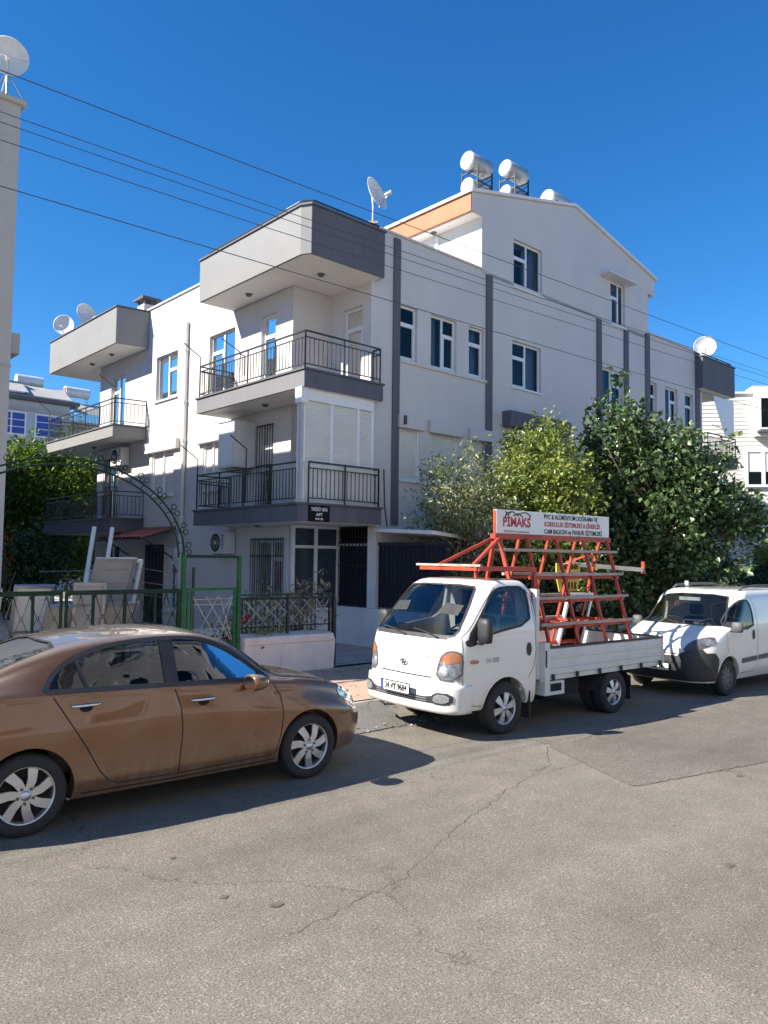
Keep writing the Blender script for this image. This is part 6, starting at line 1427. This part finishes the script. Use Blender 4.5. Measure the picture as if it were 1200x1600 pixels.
# yellow notice hung on the far side, glass sheet leaning at the tail
YS = empty('yellow_notice', T.location, TH, 'yellow notice board with black lettering seen through the rack bars', 'notice')
MB().prism([(-3.28, 2.14), (-2.66, 2.14), (-2.66, 1.92), (-2.74, 1.68), (-3.20, 1.68), (-3.28, 1.92)], -.50, -.48, fn=lambda x, y, z: (x, z, y)).build('board', M['yellow'], YS)
text_mesh('TEMİZLENİR', .085, 'lettering', M['ink'], lambda x, y: Vector((-2.97-x, -.475, 2.075+y)), YS, bold=.004, sx=1.0)
for k in range(5): MB().box(-3.15+k*.08, -3.12+k*.08, -.477, -.472, 1.72, 1.83).build('mark', M['ink'], YS)
MB().tube([(-2.75, -.49, 2.12), (-2.75, -.18, 2.16)], .01, 6).build('hook', M['steel'], YS); MB().tube([(-3.15, -.49, 2.12), (-3.15, -.18, 2.16)], .01, 6).build('hook', M['steel'], YS)
GS = empty('window_frame', T.location + Vector((0, 0, .66)), TH, 'white window sash with glass leaning at the tail of the rack', 'window frame')
fn = lambda a, z, d: (-a, -.62+z*.28+d, z)
mb = MB(); mb.box(2.75, 2.80, 0, 1.0, 0, .05, fn=fn); mb.box(3.35, 3.40, 0, 1.0, 0, .05, fn=fn); mb.box(2.8, 3.35, 0, .05, 0, .05, fn=fn); mb.box(2.8, 3.35, .95, 1.0, 0, .05, fn=fn); mb.build('frame', M['pvc'], GS); MB().box(2.8, 3.35, .05, .95, .02, .03, fn=fn).build('pane', M['lampglass'], GS)
BD = tag(MB().box(-2.9, -1.0, -.42, .30, 0, .02).build('white_board', M['pvc'], None, T.location + Vector((0, 0, .662)), TH), 'flat white boards lying on the truck bed floor', 'board')

# ------------------------------------------------------------------ white delivery van (x forward, origin under the front axle)
VH = R(90-51.0)+math.pi; vn = Vector((-math.cos(R(51.0)), math.sin(R(51.0)), 0))
V = empty('delivery_van', Vector((5.68, 12.80, 0))+vn*.80, VH, 'white delivery van with black bumper behind the truck', 'van')
VAN = dict(z=[.24, .32, .50, .66, .80, .90, .98, 1.04, 1.10, 1.16, 1.30, 1.45, 1.58, 1.64, 1.68, 1.705, 1.72],
 xr=[-3.02, -3.04, -3.06, -3.06, -3.06, -3.06, -3.06, -3.055, -3.05, -3.05, -3.03, -3.01, -2.98, -2.94, -2.88, -2.78, -2.6],
 xf=[.72, .77, .80, .79, .74, .66, .55, .42, .25, .08, -.10, -.27, -.43, -.52, -.62, -.75, -.95],
 w=[.78, .81, .835, .845, .848, .85, .85, .848, .845, .84, .82, .795, .77, .745, .71, .66, .56],
 rf=[.28, .34, .38, .38, .38, .36, .34, .32, .30, .28, .24, .21, .19, .18, .17, .16, .15],
 rr=[.10]*13+[.12, .13, .14, .16], bow=[.10, .12, .13, .13, .13, .13, .14, .15, .16, .16, .15, .14, .13, .13, .12, .11, .10])
zs = sorted(set(list(np.linspace(.24, 1.72, 44)) + [1.70, 1.71, 1.07, 1.13]))
outer = solid(zloft(VAN, zs)); pj = Proj(bvh_of(outer)); cav = solid(zloft(VAN, list(np.linspace(.5, 1.66, 26)), .05))
vw = smooth_poly([(.02, 1.085), (-.85, 1.06), (-.88, 1.30), (-.82, 1.52), (-.62, 1.56), (-.42, 1.47), (-.16, 1.26)], 1)
vws = [(-.72, 1.13), (.72, 1.13), (.70, 1.25), (.64, 1.45), (.58, 1.595), (.3, 1.625), (-.3, 1.625), (-.58, 1.595), (-.64, 1.45), (-.70, 1.25)]
van = finish(boolean(outer, [arches([(0, .30, .36, .52, 1.2), (-2.51, .30, .36, .52, 1.2)]), cav, prism_mesh([([(x, -1.2, z) for x, z in vw], (0, 2.4, 0))]), prism_mesh([([(-.75, y, z) for y, z in vws], (2.5, 0, 0))])]), 'body', [M['whitepaint']], V, 32)
pj.patch('windscreen', 'F', vws, M['carglass'], V, -.005, .09); pj.line('windscreen_seal', 'F', vws, .03, M['plastic'], V, .002, True)
MB().box(-.56, -.55, -.35, .05, 1.50, 1.56).build('sun_strip', M['white_label'], V)
# black bumper and grille skin
pj.patch('bumper', 'F', [(-.80, .27), (.80, .27), (.80, .66), (.70, .78), (.50, .74), (.36, .66), (-.36, .66), (-.50, .74), (-.70, .78), (-.80, .66)], M['plastic'], V, .018, .05)
for sg, md in ((-1, 'R'), (1, 'L')):
    pj.patch('bumper_corner', md, [(.34, .62), (.42, .72), (.62, .72), (.85, .60), (.85, .27), (.36, .27)], M['plastic'], V, .016, .05)
    pj.patch('headlamp', 'F', smooth_poly([(sg*.42, .72), (sg*.52, .90), (sg*.70, .97), (sg*.80, .96), (sg*.80, .84), (sg*.66, .76)], 1), M['greyplastic'], V, .006, .04)
    pj.patch('headlamp_cover', 'F', smooth_poly([(sg*.42, .72), (sg*.52, .90), (sg*.70, .97), (sg*.80, .96), (sg*.80, .84), (sg*.66, .76)], 1), M['lampglass'], V, .016, .04)
    pj.patch('turn_signal', md, smooth_poly([(.30, .88), (.48, .96), (.56, .90), (.50, .82)], 1), M['reflector'], V, .008, .04)
    pj.patch('side_window', md, vw, M['carglass'], V, -.006, .07); pj.line('window_seal', md, vw, .028, M['plastic'], V, .002, True)
    pj.line('door_gap', md, [(.06, 1.06), (.05, .80), (.0, .70)], .007, M['inner'], V); pj.line('door_gap', md, [(-.90, 1.58), (-.98, 1.40), (-1.0, 1.0), (-.98, .45), (-.9, .34), (-.40, .34)], .007, M['inner'], V)
    pj.line('door_gap', md, [(-.60, 1.62), (-.30, 1.45), (.05, 1.10)], .006, M['inner'], V)
    pj.patch('rub_strip', md, [(-.44, .50), (-.95, .52), (-.95, .60), (-.44, .58)], M['greyplastic'], V, .012, .08); pj.patch('rub_strip', md, [(-1.02, .52), (-2.1, .56), (-2.1, .64), (-1.02, .60)], M['greyplastic'], V, .012, .08)
    pj.patch('door_handle', md, smooth_poly([(-.88, .88), (-.80, .88), (-.80, 1.04), (-.88, 1.04)], 1), M['plastic'], V, .010, .04)
    pj.line('wheel_arch_lip', md, arc_pts(0, .30, .375, 0, 180), .045, M['whitepaint'], V, .010); pj.line('wheel_arch_lip', md, arc_pts(-2.51, .30, .375, 0, 180), .045, M['whitepaint'], V, .010)
    mb = MB(); mb.smooth = True; mc = Vector((-.12, sg*.93, 1.12)); rr = []
    for z_, s_ in ((-.085, .6), (-.075, .9), (0, 1.0), (.07, .9), (.085, .55)): rr.append([(mc.x+.06*s_*math.cos(a_), mc.y+.10*s_*math.sin(a_), mc.z+z_) for a_ in np.linspace(0, 2*math.pi, 17)[:-1]])
    mb.rings(rr); mo = mb.build('door_mirror', M['greyplastic'], V); MB().tube([(-.08, sg*.82, 1.06), (-.10, sg*.9, 1.06)], .025, 8).build('mirror_arm', M['plastic'], mo)
    mb = MB(); mb.tube([(-.80, sg*.62, 1.69), (-.92, sg*.62, 1.755), (-1.4, sg*.62, 1.775), (-2.3, sg*.62, 1.765), (-2.65, sg*.60, 1.70)], .022, 8); mb.build('roof_rail', M['greyplastic'], V)
    wheel(V, (0, sg*.735, .30), sg, 'van', .30, .195, .18, 'van'); wheel(V, (-2.51, sg*.735, .30), sg, 'van', .30, .195, .18, 'van')
pj.line('hood_gap', 'F', [(-.62, .80), (-.4, .69), (.4, .69), (.62, .80)], .010, M['inner'], V, .012)
pb = pj
for z_ in (.34, .42, .56): pj.line('grille_bar', 'F', [(-.48, z_), (.48, z_)], .02, M['plastic'], V, .030)
h0, n0 = pj.hit('F', 0, .80); MB().lathe([(.001, .012), (.045, .012), (.055, .0)], h0, n0, 20).build('emblem', M['steel'], V)
plate(V, lambda x, y, d: (.835+d, x, .47+y), .50, .11, '07 BZ 741')
MB().box(-1.2, -1.18, -.60, -.53, 1.74, 1.83).build('roof_tag', M['cardboard'], V)
mb = MB(); mb.box(-.05, .12, -.72, .72, .92, 1.08); mb.build('dashboard', M['dash'], V, bevel=.05); steering(V, -.22, .36, 1.06, .6)
for y in (-.38, .38): seat_obj(V, -.95, y, .50, 'seat', .58)
mb = MB(); mb.box(-2.9, .5, -.5, .5, .22, .34); mb.build('underbody', M['inner'], V)
for y0, y1 in ((.60, .10), (.05, -.50)):
    pts = [(lambda h: h[0]+h[1]*.018)(pj.hit('F', y0+(y1-y0)*k/8, 1.125+.06*math.sin(k/8*1.6))) for k in range(9)]; MB().tube(pts, .009, 6).build('wiper', M['plastic'], V)
